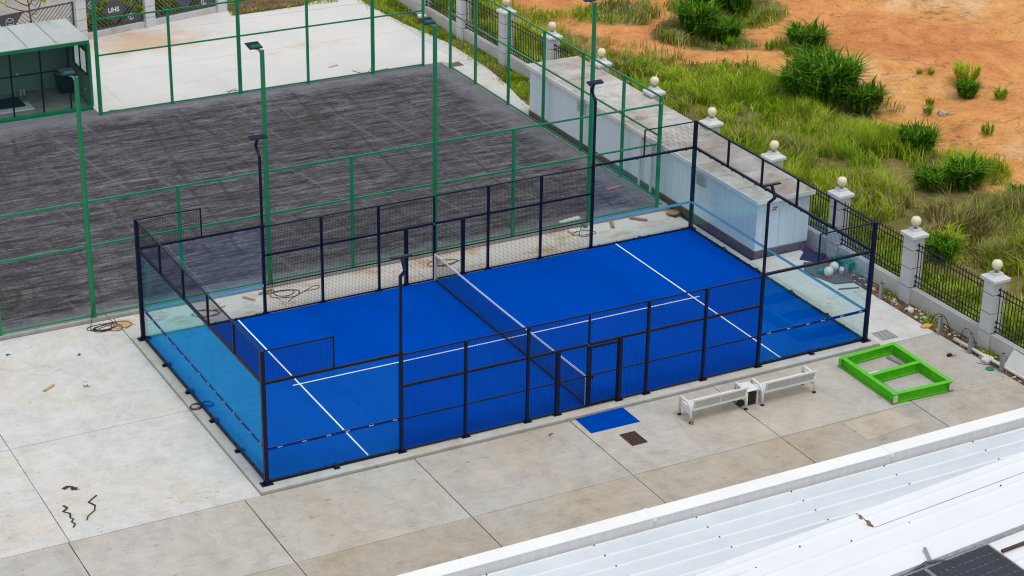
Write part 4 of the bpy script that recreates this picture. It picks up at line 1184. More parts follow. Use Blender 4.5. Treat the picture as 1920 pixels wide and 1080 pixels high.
# the main slope: lapped sheets climbing gently to the right
def slope_z(x): return RZ + 0.01 + 0.078 * (x - 3.1)
lap = [-16.72, -17.30, -17.95, -18.65, -19.5, -20.4, -21.3, -22.3, -30, -44.9]
for j in range(len(lap) - 1):
    a_, b_ = lap[j], lap[j + 1]
    off = 0.035 * (len(lap) - j) * 0.35
    xsA = [2.5, 6.7, 39.9] if j == 0 else [2.5, 39.9]
    for q in range(len(xsA) - 1):
        x0, x1 = xsA[q] + (0.002 if q else 0), xsA[q + 1] - 0.002
        za, zb = slope_z(x0), slope_z(x1)
        m = MB()
        dzl = (0.014 if (q % 2) else 0.0)
        for xx, zz_ in ((x0, za), (x1, zb)):
            pass
        m.add([(x0, a_, za + 0.030 + dzl), (x1, a_, zb + 0.030 + dzl), (x1, b_ - 0.06, zb + 0.004 + dzl), (x0, b_ - 0.06, za + 0.004 + dzl),
               (x0, a_ + 0.004, za - 0.02), (x1, a_ + 0.004, zb - 0.02)], [(3, 2, 1, 0), (0, 1, 5, 4)])
        # a soft fold along each sheet
        ym = a_ * 0.55 + b_ * 0.45
        m.add([(x0, ym + 0.09, za + 0.019 + dzl), (x1, ym + 0.09, zb + 0.019 + dzl), (x1, ym, zb + 0.045 + dzl), (x0, ym, za + 0.045 + dzl), (x1, ym - 0.09, zb + 0.016 + dzl), (x0, ym - 0.09, za + 0.016 + dzl)], [(0, 3, 2, 1), (3, 5, 4, 2)])
        m.build('roof_sheet', M['sheetwhite'], bld)
        MB().bar((x0, b_ - 0.055, za + 0.012 + dzl), (x1, b_ - 0.055, zb + 0.012 + dzl), 0.016, 0.016).build('lap_seam', M['seam'], bld)
# side skirt closing the wedge under the climbing sheets
MB().add([(3.1, -16.72, RZ), (39.9, -16.72, RZ), (39.9, -16.72, slope_z(39.9) - 0.03)], [(0, 1, 2)]).build('skirt', M['roofwhite'], bld)
for i, (x, y) in enumerate(((5.0, -17.1), (6.0, -17.5), (8.6, -17.0), (7.4, -17.6), (9.9, -17.5), (4.2, -17.9))):
    inst('screw', screw, (x, y, slope_z(x) + 0.03), bld)
stn = MB()
for q in range(7):
    yq = -16.72 - q * 0.085
    stn.bar((6.70 + 0.02 * math.sin(q * 2.1), yq, slope_z(6.7) + 0.036), (6.70 + 0.03 * math.cos(q * 1.7), yq - 0.1, slope_z(6.7) + 0.034), 0.035 + 0.02 * (q % 3), 0.014)
stn.build('rusty_gap', M['ruststain'], bld)
# solar panel
sp_ = thing('solar_panel', (8.0, -20, RZ + 0.8), 'dark solar panel on the white roof at the lower right corner', 'solar panel')
def panel(px0, px1, py0, py1):
    z = lambda x: slope_z(x) + 0.16
    fr_ = MB()
    for a_, b_ in (((px0, py0), (px1, py0)), ((px1, py0), (px1, py1)), ((px1, py1), (px0, py1)), ((px0, py1), (px0, py0))):
        fr_.bar((a_[0], a_[1], z(a_[0])), (b_[0], b_[1], z(b_[0])), 0.03, 0.04)
    fr_.build('frame', M['galv'], sp_)
    nxx, nyy = 10, 9
    for i in range(nxx):
        for j in range(nyy):
            x0 = px0 + 0.02 + (px1 - px0 - 0.04) * i / nxx; x1 = px0 + 0.02 + (px1 - px0 - 0.04) * (i + 1) / nxx
            y0 = py0 + 0.02 + (py1 - py0 - 0.04) * j / nyy; y1 = py0 + 0.02 + (py1 - py0 - 0.04) * (j + 1) / nyy
            g_ = 0.007
            m = MB()
            vs = [(x0 + g_, y0 + g_, z(x0)), (x1 - g_, y0 + g_, z(x1)), (x1 - g_, y1 - g_, z(x1)), (x0 + g_, y1 - g_, z(x0))]
            m.add([(a_, b_, c_ + 0.012) for a_, b_, c_ in vs] + [(a_, b_, c_ + 0.004) for a_, b_, c_ in vs], [(0, 1, 2, 3), (7, 6, 5, 4), (0, 4, 5, 1), (1, 5, 6, 2), (2, 6, 7, 3), (3, 7, 4, 0)])
            m.build('cell', M['cell'], sp_)
    MB().add([(px0, py0, z(px0)), (px1, py0, z(px1)), (px1, py1, z(px1)), (px0, py1, z(px0))], [(0, 1, 2, 3)]).build('backsheet', M['whitepaint'], sp_)
panel(6.50, 8.08, -21.6, -19.25)
sp_ = thing('solar_panel', (5.6, -20, RZ + 0.6), 'dark solar panel cut by the bottom edge, left of the other one', 'solar panel')
panel(4.88, 6.46, -21.6, -19.25)
sp2 = sp_
m = MB()
tr = tag(m.bar((3.4, -19.06, slope_z(3.4) + 0.05), (12, -19.02, slope_z(12) + 0.05), 0.10, 0.08).build('cable_tray', M['galv']), 'grey steel cable tray along the top of the solar panel', 'cable tray')
cd = MB().tube([(4.2, -19.16, slope_z(4.2) + 0.06), (5.4, -19.16, slope_z(5.4) + 0.06), (6.2, -19.15, slope_z(6.2) + 0.10), (6.6, -19.14, slope_z(6.6) + 0.20), (6.9, -19.22, slope_z(6.9) + 0.18), (7.2, -19.34, slope_z(7.2) + 0.10)], 0.035, 8)
tag(cd.build('conduit', M['greyplate'], smooth=True), 'dark bent conduit running beside the cable tray on the white roof', 'conduit')
tag(MB().bar((7.05, -18.55, slope_z(7.05) + 0.06), (6.85, -19.0, slope_z(6.85) + 0.06), 0.06, 0.05).build('bracket_strut', M['galv']), 'short grey steel strut above the solar panel on the white roof', 'strut')
tag(MB().bar((8.25, -19.5, slope_z(8.25) + 0.08), (12, -19.55, slope_z(12) + 0.08), 0.06, 0.05).build('roof_conduit', M['rust']), 'dark red brown conduit right of the solar panel', 'conduit')

# ================================================================== YARD FURNITURE
def bench(x0, x1, label):
    yf, yb = -1.52, -2.12
    th = thing('white_bench', ((x0 + x1) / 2, -1.8, G), label, 'bench', 'white benches beside the court')
    WP = M['whitepaint']
    for x in (x0 + 0.03, x1 - 0.03):
        side = MB().tube([(x, yf, G + 0.05), (x, yf, G + 0.56), (x, yf - 0.03, G + 0.60), (x, yf - 0.08, G + 0.615), (x, yb + 0.22, G + 0.60), (x, yb + 0.08, G + 0.55), (x, yb + 0.01, G + 0.44), (x, yb - 0.02, G + 0.05)], 0.042, 8)
        so_ = side.build('side_frame', WP, th, smooth=True)
        MB().box(x - 0.008, x + 0.008, yb + 0.06, yf - 0.05, G + 0.24, G + 0.42).build('side_plate', WP, so_)
        for y in (yf, yb - 0.02):
            MB().lathe(x, y, [(0.06, G + 0.0), (0.06, G + 0.02), (0.046, G + 0.06)], 10).build('foot', M['black'], so_)
    for i in range(4):
        y = yf - 0.06 - i * 0.125
        MB().box(x0 + 0.07, x1 - 0.07, y - 0.10, y, G + 0.40, G + 0.43).build('seat_slat', WP, th, bevel=0.006)
    MB().bar((x0 + 0.05, yb - 0.03, G + 0.44), (x1 - 0.05, yb - 0.03, G + 0.44), 0.05, 0.06).build('lower_rail', WP, th)
    MB().bar((x0 + 0.05, yb - 0.10, G + 0.76), (x1 - 0.05, yb - 0.10, G + 0.76), 0.05, 0.055).build('upper_rail', WP, th)
    for t in (0.03, 0.5, 0.97):
        x = x0 + 0.06 + (x1 - x0 - 0.12) * t
        MB().bar((x, yb - 0.032, G + 0.46), (x, yb - 0.098, G + 0.74), 0.03, 0.03).build('back_stay', WP, th)
    MB().add([(x0 + 0.08, yb - 0.028, G + 0.475), (x1 - 0.08, yb - 0.028, G + 0.475), (x1 - 0.08, yb - 0.088, G + 0.73), (x0 + 0.08, yb - 0.088, G + 0.73), (x0 + 0.08, yb - 0.020, G + 0.475), (x1 - 0.08, yb - 0.020, G + 0.475), (x1 - 0.08, yb - 0.080, G + 0.73), (x0 + 0.08, yb - 0.080, G + 0.73)],
             [(0, 1, 2, 3), (7, 6, 5, 4), (0, 4, 5, 1), (2, 6, 7, 3), (1, 5, 6, 2), (3, 7, 4, 0)]).build('back_panel', M['benchpanel'], th)
    return th
M['benchpanel'] = simple('bench_back_panel', (0.50, 0.51, 0.49, 1), 0.4, 0, 0.05)
b1 = bench(12.24, 14.22, 'white metal bench nearer the blue mat, with one taped brown foot')
MB().lathe(12.27, -2.20, [(0.055, G + 0.0), (0.05, G + 0.08), (0.065, G + 0.12), (0.045, G + 0.16)], 10).build('taped_foot', M['wood'], b1)
bench(14.74, 16.66, 'white metal bench nearer the lime green frame')
tb = thing('side_table', (14.48, -1.8, G), 'small white table standing between the two white benches', 'table')
MB().box(14.27, 14.69, -2.05, -1.50, G + 0.50, G + 0.535).build('table_top', M['whitepaint'], tb, bevel=0.01)
for x in (14.30, 14.66):
    for y in (-1.54, -2.01):
        MB().box(x - 0.018, x + 0.018, y - 0.018, y + 0.018, G, G + 0.498).build('leg', M['whitepaint'], tb)
bb = thing('black_box', (14.5, -1.8, G), 'black box with a sloping flap on the ground under the small white table', 'box')
MB().box(14.36, 14.64, -1.98, -1.66, G + 0.03, G + 0.40).build('body', M['black'], bb, bevel=0.01)
MB().add([(14.10, -1.95, G + 0.02), (14.35, -1.95, G + 0.20), (14.35, -1.70, G + 0.20), (14.10, -1.70, G + 0.02), (14.10, -1.95, G + 0.005), (14.35, -1.95, G + 0.185), (14.35, -1.70, G + 0.185), (14.10, -1.70, G + 0.005)],
         [(0, 1, 2, 3), (7, 6, 5, 4), (0, 4, 5, 1), (1, 5, 6, 2), (2, 6, 7, 3), (3, 7, 4, 0)]).build('flap', M['black'], bb)

# lime I-beam frame
fr = thing('steel_beam_frame', (19.5, -2.5, G), 'lime green frame of welded I-beams lying on the concrete', 'steel frame')
def ibeam(p, q, name='beam'):
    m = MB()
    p, q = Vector(p), Vector(q)
    m.bar(p + Vector((0, 0, 0.006)), q + Vector((0, 0, 0.006)), 0.15, 0.012)
    m.bar(p + Vector((0, 0, 0.15)), q + Vector((0, 0, 0.15)), 0.012, 0.276)
    m.bar(p + Vector((0, 0, 0.294)), q + Vector((0, 0, 0.294)), 0.15, 0.012)
    return m.build(name, M['lime'], fr)
zb = G + 0.03
A, B_, Cc, D = (18.42, -1.12), (20.42, -1.02), (20.36, -3.86), (18.34, -3.78)
ibeam((A[0], A[1] + 0.075, zb), (D[0], D[1] - 0.075, zb))
ibeam((B_[0], B_[1] + 0.075, zb), (Cc[0], Cc[1] - 0.075, zb))
ibeam((A[0] + 0.08, A[1], zb), (B_[0] - 0.08, B_[1], zb))
ibeam((D[0] + 0.08, D[1], zb), (Cc[0] - 0.08, Cc[1], zb))
ibeam((18.46, -2.46, zb), (20.31, -2.40, zb))
for p, s_y in ((D, -1), (Cc, -1)):
    MB().cbox((p[0] - 0.02, p[1] - 0.09, zb + 0.15), (0.15, 0.016, 0.22)).build('end_plate', M['palestone'], fr)
MB().cbox((A[0] - 0.09, A[1] + 0.0, zb + 0.15), (0.016, 0.15, 0.22)).build('end_plate', M['lime'], fr)
for p in (A, B_, Cc, D):
    tag(MB().cbox((p[0], p[1], G + 0.014), (0.24, 0.14, 0.027)).build('timber_packer', M['wood']), 'thin timber packer under the lime green frame, ' + {A: 'corner nearest the benches', B_: 'corner nearest the court', Cc: 'corner nearest the stubs', D: 'corner nearest the white roof'}[p], 'timber', 'packers under the lime frame')
tag(MB().bar((20.05, -1.25, G + 0.04), (20.18, -1.95, G + 0.04), 0.11, 0.07).build('steel_offcut', M['galv'], bevel=0.01), 'grey steel offcut lying inside the lime green frame', 'offcut')
m = MB()
pts = [(18.95 + 0.26 * math.cos(a) * (1 + 0.4 * math.sin(3 * a)), -1.95 + 0.17 * math.sin(a) * (1 + 0.35 * math.cos(2 * a))) for a in [i * 0.42 for i in range(15)]]
tag(m.prism(pts, G + 0.003, G + 0.02).build('paper_scrap', M['whitepaint']), 'crumpled white scrap on the concrete inside the lime frame', 'scrap')

tag(MB().prism([(9.40, -0.44), (11.0, -0.42), (11.0, -1.40), (9.38, -1.38)], G + 0.002, G + 0.022).build('door_mat', M['bluemat'], bevel=0.004), 'rectangular blue turf mat on the concrete outside the court gate', 'mat')

dr = thing('drain_grate', (10.3, -2.2, G), 'rusty iron drain grate set in the concrete below the blue mat', 'drain')
MB().box(10.05, 10.55, -2.55, -1.84, G + 0.001, G + 0.006).build('pit', M['black'], dr)
m = MB()
for a_, b_ in (((10.05, -1.85), (10.55, -1.85)), ((10.05, -2.54), (10.55, -2.54)), ((10.06, -1.85), (10.06, -2.54)), ((10.54, -1.85), (10.54, -2.54)), ((10.22, -1.85), (10.22, -2.54)), ((10.38, -1.85), (10.38, -2.54))):
    m.bar((a_[0], a_[1], G + 0.014), (b_[0], b_[1], G + 0.014), 0.03, 0.02)
m.build('frame', M['rust'], dr)
for i in range(11):
    y = -1.91 - i * 0.057
    MB().bar((10.07, y, G + 0.013), (10.53, y, G + 0.013), 0.026, 0.018).build('grate_bar', M['rust'], dr)

# steel stubs along the bed
for i, (x, y, h, lb) in enumerate(((22.58, 2.42, 0.56, 'beside the court corner, farthest from the white pipe'), (22.58, -0.61, 0.62, 'at the end of the white concrete'), (22.57, -2.11, 0.66, 'in front of the white pipe'), (22.60, -3.57, 0.62, 'beside the white board'), (22.5, 4.25, 0.56, 'behind the glass by the weathered board'))):
    th = thing('steel_stub', (x, y, G), 'square galvanised steel stub ' + lb, 'steel post', 'steel stubs along the planting bed')
    MB().box(x - 0.055, x + 0.055, y - 0.055, y + 0.055, G - 0.1, G + h).build('tube', M['galv'], th, bevel=0.006)
    MB().box(x - 0.05, x + 0.05, y - 0.05, y + 0.05, G + h + 0.001, G + h + 0.004).build('open_end', M['black'], th)
# white pipe
pp = thing('drain_pipe', (22.9, -2, G), 'long white plastic pipe lying in the planting bed by the wall', 'pipe')
MB().tube([(22.72, -1.18, G + 0.06), (22.78, -2.6, G + 0.05), (22.86, -4.2, G + 0.05), (22.94, -5.8, G + 0.05)], 0.06, 12).build('pipe_run', M['pvc'], pp, smooth=True)
MB().tube([(22.74, -1.52, G + 0.02), (22.74, -1.52, G - 0.08)], 0.06, 10).build('tee', M['pvc'], pp)
MB().tube([(22.80, -2.55, G + 0.05), (22.70, -2.62, G + 0.02)], [0.085, 0.085], 12).build('coupling', M['pvc'], pp)
tag(MB().add([(22.98, -3.25, G + 0.0), (22.94, -4.6, G + 0.0), (23.24, -4.65, G + 0.50), (23.26, -3.30, G + 0.50), (23.0, -3.25, G - 0.01), (22.96, -4.6, G - 0.01), (23.26, -4.65, G + 0.49), (23.28, -3.30, G + 0.49)],
             [(0, 3, 2, 1), (4, 5, 6, 7), (0, 1, 5, 4), (1, 2, 6, 5), (2, 3, 7, 6), (3, 0, 4, 7)]).build('leaning_board', M['whitepaint']), 'white board leaning against the low wall at the right edge', 'board')
m = MB().prism([(22.48, -2.72), (22.86, -2.60), (22.92, -2.86), (22.52, -3.02)], G, G + 0.12)
tag(m.build('concrete_block', M['palestone'], bevel=0.03, seg=2), 'grey broken concrete block beside the white pipe', 'block')
tag(MB().lathe(22.4, -3.28, [(0.13, G + 0.0), (0.13, G + 0.04), (0.09, G + 0.06)], 16).build('plastic_cap', M['tealplastic']), 'round dark green plastic cap on the concrete near the stubs', 'cap')
tag(MB().prism([(22.38, 0.10), (22.66, 0.16), (22.82, 0.0), (22.6, -0.12), (22.36, -0.03)], G + 0.002, G + 0.06).build('foam_scrap', M['yellow'], bevel=0.02, seg=2), 'yellow foam scrap at the edge of the stony bed', 'scrap')
th = thing('paint_brush', (21.95, -2.02, G), 'small dark brush with a pale head dropped on the concrete', 'brush')
MB().cbox((21.86, -2.0, G + 0.04), (0.14, 0.09, 0.08)).build('handle', M['black'], th)
MB().cbox((22.0, -2.05, G + 0.03), (0.12, 0.08, 0.06)).build('head', M['palewood'], th)
# flat sheet with scrawled marks by the court corner
mc = thing('access_cover', (20.86, 0.2, G), 'flat square access cover in the white concrete by the court corner', 'cover')
MB().box(20.66, 21.30, -0.20, 0.42, G + 0.001, G + 0.01).build('lid', M['kerbconc'], mc)
m = MB()
for i in range(8):
    m.bar((20.70, -0.16 + i * 0.075, G + 0.0125), (21.26, -0.16 + i * 0.075, G + 0.0125), 0.012, 0.004)
m.build('grooves', M['hole'], mc)
mc = thing('access_cover', (20.7, 29.9, G), 'small access cover in the path at the far corner of the pitch', 'cover')
MB().box(20.62, 21.25, 30.0, 30.5, G + 0.001, G + 0.01).build('lid', M['graybrown'], mc)

# behind the right-hand glass
tag(MB().prism([(21.55, 5.25), (22.0, 5.95), (23.15, 5.2), (22.55, 3.85), (21.9, 4.0)], G + 0.003, G + 0.05).build('weathered_board', M['graybrown'], bevel=0.006), 'dark weathered board lying behind the right glass wall', 'board')
for (x, y, lb) in ((22.02, 4.56, 'nearer the court'), (22.42, 4.80, 'nearer the wall')):
    th = thing('lamp_globe', (x, y, G + 0.05), 'spare white globe lamp on a reddish base on the board, ' + lb, 'lamp', 'spare globes behind the glass')
    MB().lathe(x, y, [(0.14, G + 0.051), (0.15, G + 0.08), (0.10, G + 0.10)], 16).build('base', M['red'], th)
    MB().lathe(x, y, [(0.10, G + 0.101)] + [(0.165 * math.sin(math.pi * (0.2 + 0.78 * i / 10)), G + 0.24 - 0.165 * math.cos(math.pi * (0.2 + 0.78 * i / 10))) for i in range(11)] + [(0.02, G + 0.43)], 18).build('globe', M['whitepaint'], th, smooth=True)
tag(MB().prism([(22.50, 4.62), (22.72, 4.86), (22.84, 4.76), (22.62, 4.50)], G + 0.052, G + 0.17).build('lamp_carton', M['pvc'], bevel=0.006), 'small white carton on the board right of the two white globes', 'box')
tag(MB().prism([(21.80, 4.90), (22.05, 5.08), (22.16, 4.96), (21.9, 4.78)], G + 0.052, G + 0.17).build('teal_carton', M['tealplastic'], bevel=0.006), 'small teal carton on the board left of the two white globes', 'box')
m = MB()
for i in range(12):
    a_ = i / 12 * 2 * math.pi
cr = thing('green_crate', (22.95, 5.05, G), 'green slatted plastic crate against the wall behind the right glass', 'crate')
MB().prism([(22.72, 5.35), (23.14, 5.40), (23.18, 4.65), (22.86, 4.62)], G + 0.02, G + 0.32).build('body', M['tealplastic'], cr)
for i in range(8):
    t = i / 7
    MB().bar((22.71 + 0.13 * t, 5.33 - 0.70 * t, G + 0.02), (22.71 + 0.13 * t, 5.33 - 0.70 * t, G + 0.36), 0.03, 0.03).build('slat', M['tealplastic'], cr)
tag(MB().prism([(22.05, 6.25), (22.75, 6.90), (23.05, 6.1), (22.45, 5.70)], G + 0.003, G + 0.03).build('dark_sheet', M['darkmat']), 'dark sheet on the ground in front of the shed', 'sheet')
tag(MB().bar((21.75, 3.62, G + 0.02), (22.45, 3.42, G + 0.02), 0.05, 0.03).build('metal_strip', M['graybrown']), 'thin grey strip lying behind the right glass', 'strip')

# timber offcuts, sticks, cables
def stick(p, q, w, h, mat, label, z=G):
    tag(MB().bar((p[0], p[1], z + h / 2 + 0.002), (q[0], q[1], z + h / 2 + 0.002), w, h).build('timber_offcut', M[mat], bevel=0.004), label, 'timber')
stick((18.70, 11.95), (19.15, 11.48), 0.11, 0.08, 'wood', 'brown timber offcut nearest the back glass corner')
stick((17.95, 11.98), (17.72, 11.45), 0.11, 0.08, 'wood', 'brown timber offcut left of the other by the back glass')
stick((16.15, 12.0), (16.18, 11.45), 0.07, 0.05, 'palewood', 'pale timber offcut behind the back mesh beside white scraps')
stick((19.25, 14.45), (19.95, 14.55), 0.09, 0.06, 'wood', 'brown timber offcut lying on the dark pitch', -0.03)
stick((-3.80, 8.12), (-3.42, 8.38), 0.07, 0.05, 'palewood', 'short tan timber stick alone on the white concrete')
stick((3.9, 11.75), (4.15, 11.35), 0.08, 0.06, 'palewood', 'tan timber batten behind the left glass, seen above the cage rail')
stick((4.45, 11.72), (4.95, 11.85), 0.08, 0.06, 'wood', 'brown timber batten by the cables behind the left glass')
stick((2.6, 11.2), (3.15, 11.38), 0.05, 0.04, 'palewood', 'thin tan lath behind the left end glass')
stick((5.7, 30.95), (6.05, 30.85), 0.06, 0.05, 'wood', 'small brown stick beside the far fence near the cabin')
stick((17.4, 30.85), (18.1, 30.95), 0.06, 0.04, 'wood', 'brown lath along the far fence')
stick((15.9, 32.2), (16.35, 32.35), 0.08, 0.03, 'palewood', 'tan lath on the white apron beyond the pitch')
m = MB().prism([(20.15, 11.75), (20.55, 11.70), (20.5, 11.35), (20.2, 11.30)], G + 0.001, G + 0.02)
bs = thing('rusty_basin', (20.35, 11.55, G), 'rusty round basin on a thin plate at the back corner of the court', 'basin')
m.build('plate', M['graybrown'], bs)
MB().lathe(20.3, 11.6, [(0.10, G + 0.021), (0.22, G + 0.06), (0.24, G + 0.11), (0.20, G + 0.12)], 16).build('bowl', M['wood'], bs)
tag(MB().prism([(15.98, 11.98), (16.35, 12.02), (16.7, 11.95), (16.6, 11.72), (16.2, 11.75)], G + 0.002, G + 0.04).build('white_rag', M['whitepaint'], bevel=0.01), 'white rag on the ground behind the back mesh', 'rag')
tag(MB().lathe(16.9, 12.0, [(0.09, G), (0.09, G + 0.06), (0.05, G + 0.08)], 12).build('plastic_cap', M['tealplastic']), 'small green plastic cap at the kerb behind the back glass', 'cap')
tag(MB().prism([(-0.75, 11.75), (-0.05, 11.82), (0.12, 11.35), (-0.55, 11.25)], G + 0.001, G + 0.012).build('plywood_sheet', M['palewood']), 'tan plywood sheet on the concrete by the pole cables', 'plywood')
tag(MB().prism([(16.1, 12.55), (17.0, 12.7), (17.02, 12.45), (16.2, 12.37)], -0.029, 0.05).build('kerb_lump', M['palestone'], bevel=0.03, seg=2), 'pale concrete lump at the foot of the pole behind the court', 'lump')

def cable(name, pts, r, mat, label, cat='cable', group=None):
    # smooth the path
    P = [Vector(p) for p in pts]
    for _ in range(2):
        Q = [P[0]]
        for a_, b_ in zip(P, P[1:]):
            Q += [a_ * 0.75 + b_ * 0.25, a_ * 0.25 + b_ * 0.75]
        P = Q + [P[-1]]
    o = MB().tube(P, r, 6).build(name, M[mat], smooth=True)
    tag(o, label, cat, group)
def tangle(x, y, rad, n_, seed, start):
    rr = random.Random(seed)
    p = [start]
    a_ = rr.uniform(0, 6)
    for i in range(n_):
        a_ += rr.uniform(0.5, 1.5)
        r = rad * rr.uniform(0.35, 1.0)
        p.append((x + r * math.cos(a_) * 1.25, y + r * math.sin(a_) * 0.8, G + 0.012 + rr.uniform(0, 0.02)))
    return p
cable('loose_cable', tangle(-0.85, 11.55, 0.55, 22, 1, (-0.95, 12.1, 0.55)), 0.012, 'rope', 'tangled dark cable spilling from the pole left of the court')
cable('loose_cable', tangle(-0.6, 11.45, 0.6, 9, 5, (-0.95, 12.1, 0.5)), 0.012, 'twine', 'brown cable loop beside the tangled dark cable')
cable('loose_cable', tangle(5.2, 11.4, 0.55, 12, 3, (5.05, 12.1, 0.5)), 0.012, 'rope', 'dark cable tangle behind the left glass and mesh')
cable('loose_cable', [(5.6, 11.2, G + .01), (6.0, 11.35, G + .01), (6.35, 11.3, G + .01), (6.55, 11.5, G + .01), (6.3, 11.6, G + .01), (6.1, 11.45, G + .01), (5.3, 11.0, G + .01), (5.1, 10.8, G + .01)], 0.011, 'twine', 'brown cable with a loop at its end behind the back mesh')
cable('loose_cable', tangle(11.0, 11.4, 0.6, 12, 9, (11.1, 12.1, 0.5)), 0.012, 'rope', 'dark cable tangle behind the net post')
cable('loose_cable', tangle(16.6, 11.5, 0.5, 9, 11, (17.1, 12.1, 0.45)), 0.012, 'twine', 'brown cable tangle behind the right end of the back mesh')
cable('loose_cable', tangle(2.4, 11.1, 0.55, 13, 13, (2.0, 11.3, G + .01)), 0.011, 'twine', 'brown cable coil seen through the left end glass')
cable('loose_cable', [(10.6, 30.7, G + .01), (10.9, 31.1, G + .01), (11.2, 30.9, G + .2), (11.0, 30.8, G + .02), (11.5, 31.0, G + .01), (10.8, 31.2, G + .01)], 0.012, 'twine', 'brown cable tangle by the far fence, nearer the cabin')
cable('loose_cable', [(16.6, 31.4, G + .01), (16.8, 30.9, G + .01), (17.1, 30.8, G + .01), (17.2, 30.5, 0.4)], 0.012, 'twine', 'brown cable by the far fence, nearer the grass strip')
cable('loose_cable', [(22.75, 0.05, G), (22.78, 0.0, G + .35), (22.86, -0.2, G + .52), (22.95, -0.45, G + .42), (23.0, -0.6, G + .05), (23.0, -0.62, G)], 0.014, 'rope', 'black cable hoop rising from the bed left of the steel stub')
cable('loose_cable', [(22.86, -1.3, G), (22.86, -1.35, G + .4), (22.9, -1.5, G + .55), (22.96, -1.75, G + .4), (22.9, -2.0, G + .05), (22.88, -2.05, G)], 0.012, 'rope', 'thin black cable hoop beside the low wall at the second pillar')
cable('loose_cable', [(22.3, -2.75, G + .01), (22.5, -3.0, G + .01), (22.9, -3.1, G + .03), (22.6, -3.05, G + .01), (22.4, -2.9, G + .01), (22.9, -3.3, G + .02)], 0.010, 'twine', 'brown wires on the concrete by the broken block')
# coil of black strap outside the left glass
ck = MB()
for j in range(3):
    ck.tube([(-0.22 + 0.16 * math.cos(t * math.pi / 12) + 0.01 * j, 5.02 + 0.16 * math.sin(t * math.pi / 12), -0.02 + 0.022 * j + 0.02 * math.sin(t * math.pi / 12 + j)) for t in range(25)], 0.012, 6)
tag(ck.build('strap_coil', M['black'], smooth=True), 'coil of black strap on the plinth outside the left glass', 'coil')
# black scraps of tape on the left concrete
def scrap(pts, w, label):
    m = MB()
    for a_, b_ in zip(pts, pts[1:]):
        m.bar((a_[0], a_[1], G + 0.008 + random.uniform(0, 0.006)), (b_[0], b_[1], G + 0.008 + random.uniform(0, 0.006)), w * random.uniform(0.6, 1.5), 0.012)
    tag(m.build('tape_scrap', M['rope']), label, 'tape')
scrap([(-4.32, 1.55), (-4.45, 1.45), (-4.62, 1.30), (-4.52, 1.05), (-4.62, 0.80), (-4.86, 0.60), (-4.95, 0.42)], 0.035, 'curved black tape scrap on the white concrete, right of the zigzag one')
scrap([(-5.28, 1.42), (-5.22, 1.25), (-5.38, 1.12), (-5.24, 0.95), (-5.30, 0.72), (-5.24, 0.62), (-5.34, 0.52), (-5.28, 0.36), (-5.38, 0.22)], 0.04, 'zigzag black tape scrap on the white concrete by the slab joint')
scrap([(-5.02, 2.28), (-4.86, 2.36), (-4.74, 2.26), (-4.82, 2.18), (-4.66, 2.14)], 0.09, 'crumpled black scrap alone on the white concrete above the tape pieces')
# small litter at single spots
for i, (x, y, lb) in enumerate(((-2.1, 10.05, 'below the pole cables'), (-4.1, 11.0, 'near the green fence at the left edge'), (8.3, -0.9, 'near the cage foot left of the mat'), (-2.6, 7.9, 'right of the tan stick'))):
    m = MB()
    for q in range(3):
        a_ = random.uniform(0, 3)
        cx_, cy_ = x + random.uniform(-.06, .06), y + random.uniform(-.06, .06)
        m.bar((cx_ - 0.05 * math.cos(a_), cy_ - 0.05 * math.sin(a_), G + 0.01), (cx_ + 0.05 * math.cos(a_), cy_ + 0.05 * math.sin(a_), G + 0.01), 0.035, 0.014)
    tag(m.build('litter_scrap', M['graybrown']), 'small dark scrap of litter on the concrete ' + lb, 'litter')

# stones in the planting bed (countable, the larger ones) and on the earth
def rock(x, y, z, r, seed, mat):
    b = bmesh.new()
    bmesh.ops.create_icosphere(b, subdivisions=2, radius=r)
    for v in b.verts:
        d = 0.75 + 0.5 * noise.noise(v.co * (1.6 / r) + Vector((seed * 3.1, 0, 0)))
        v.co = Vector((v.co.x * d * 1.15, v.co.y * d, v.co.z * d * 0.7))
    me = bpy.data.meshes.new('stone')
    b.to_mesh(me); b.free()
    me.materials.append(M[mat])
    o = bpy.data.objects.new('stone', me)
    o.location = (x, y, z + r * 0.35)
    o.rotation_euler = (0, 0, seed)
    C.objects.link(o)
    return o
rr = random.Random(4)
gm = bmesh.new()
for i in range(150):
    y = 6.0 - 11.5 * rr.random() ** 0.8
    x = 22.66 + rr.random() * 0.5
    r = 0.022 + 0.06 * rr.random() ** 2
    q = bmesh.ops.create_icosphere(gm, subdivisions=1, radius=r)['verts']
    for v in q:
        d = 0.75 + 0.5 * noise.noise(v.co * (1.6 / r) + Vector((i * 3.1, 0, 0)))
        v.co = Vector((v.co.x * d * 1.2 + x, v.co.y * d + y, v.co.z * d * 0.7 - 0.13))
    k = rr.choice([0, 1, 1])
    for f in set(f for v in q for f in v.link_faces): f.material_index = k
gd = bpy.data.meshes.new('bed_rubble'); gm.to_mesh(gd); gm.free()
gd.materials.append(M['stone']); gd.materials.append(M['palestone'])
go2 = bpy.data.objects.new('bed_rubble', gd); C.objects.link(go2)
tag(go2, 'small rubble and stones scattered in the planting bed', 'rubble', kind='stuff')
for i, (x, y, r, lb) in enumerate(((22.78, 2.0, 0.12, 'round tan stone in the bed behind the first steel stub'), (22.9, 0.55, 0.10, 'white stone in the bed among the weeds'), (22.75, -0.35, 0.09, 'pale stone in the bed beside the steel stub'), (23.0, -4.9, 0.12, 'tan stone in the bed by the leaning board'), (22.8, 3.1, 0.11, 'brown stone in the bed by the court corner post'))):
    o = rock(x, y, -0.145, r, 60 + i, 'palestone' if i % 2 else 'stone'); tag(o, lb, 'stone')
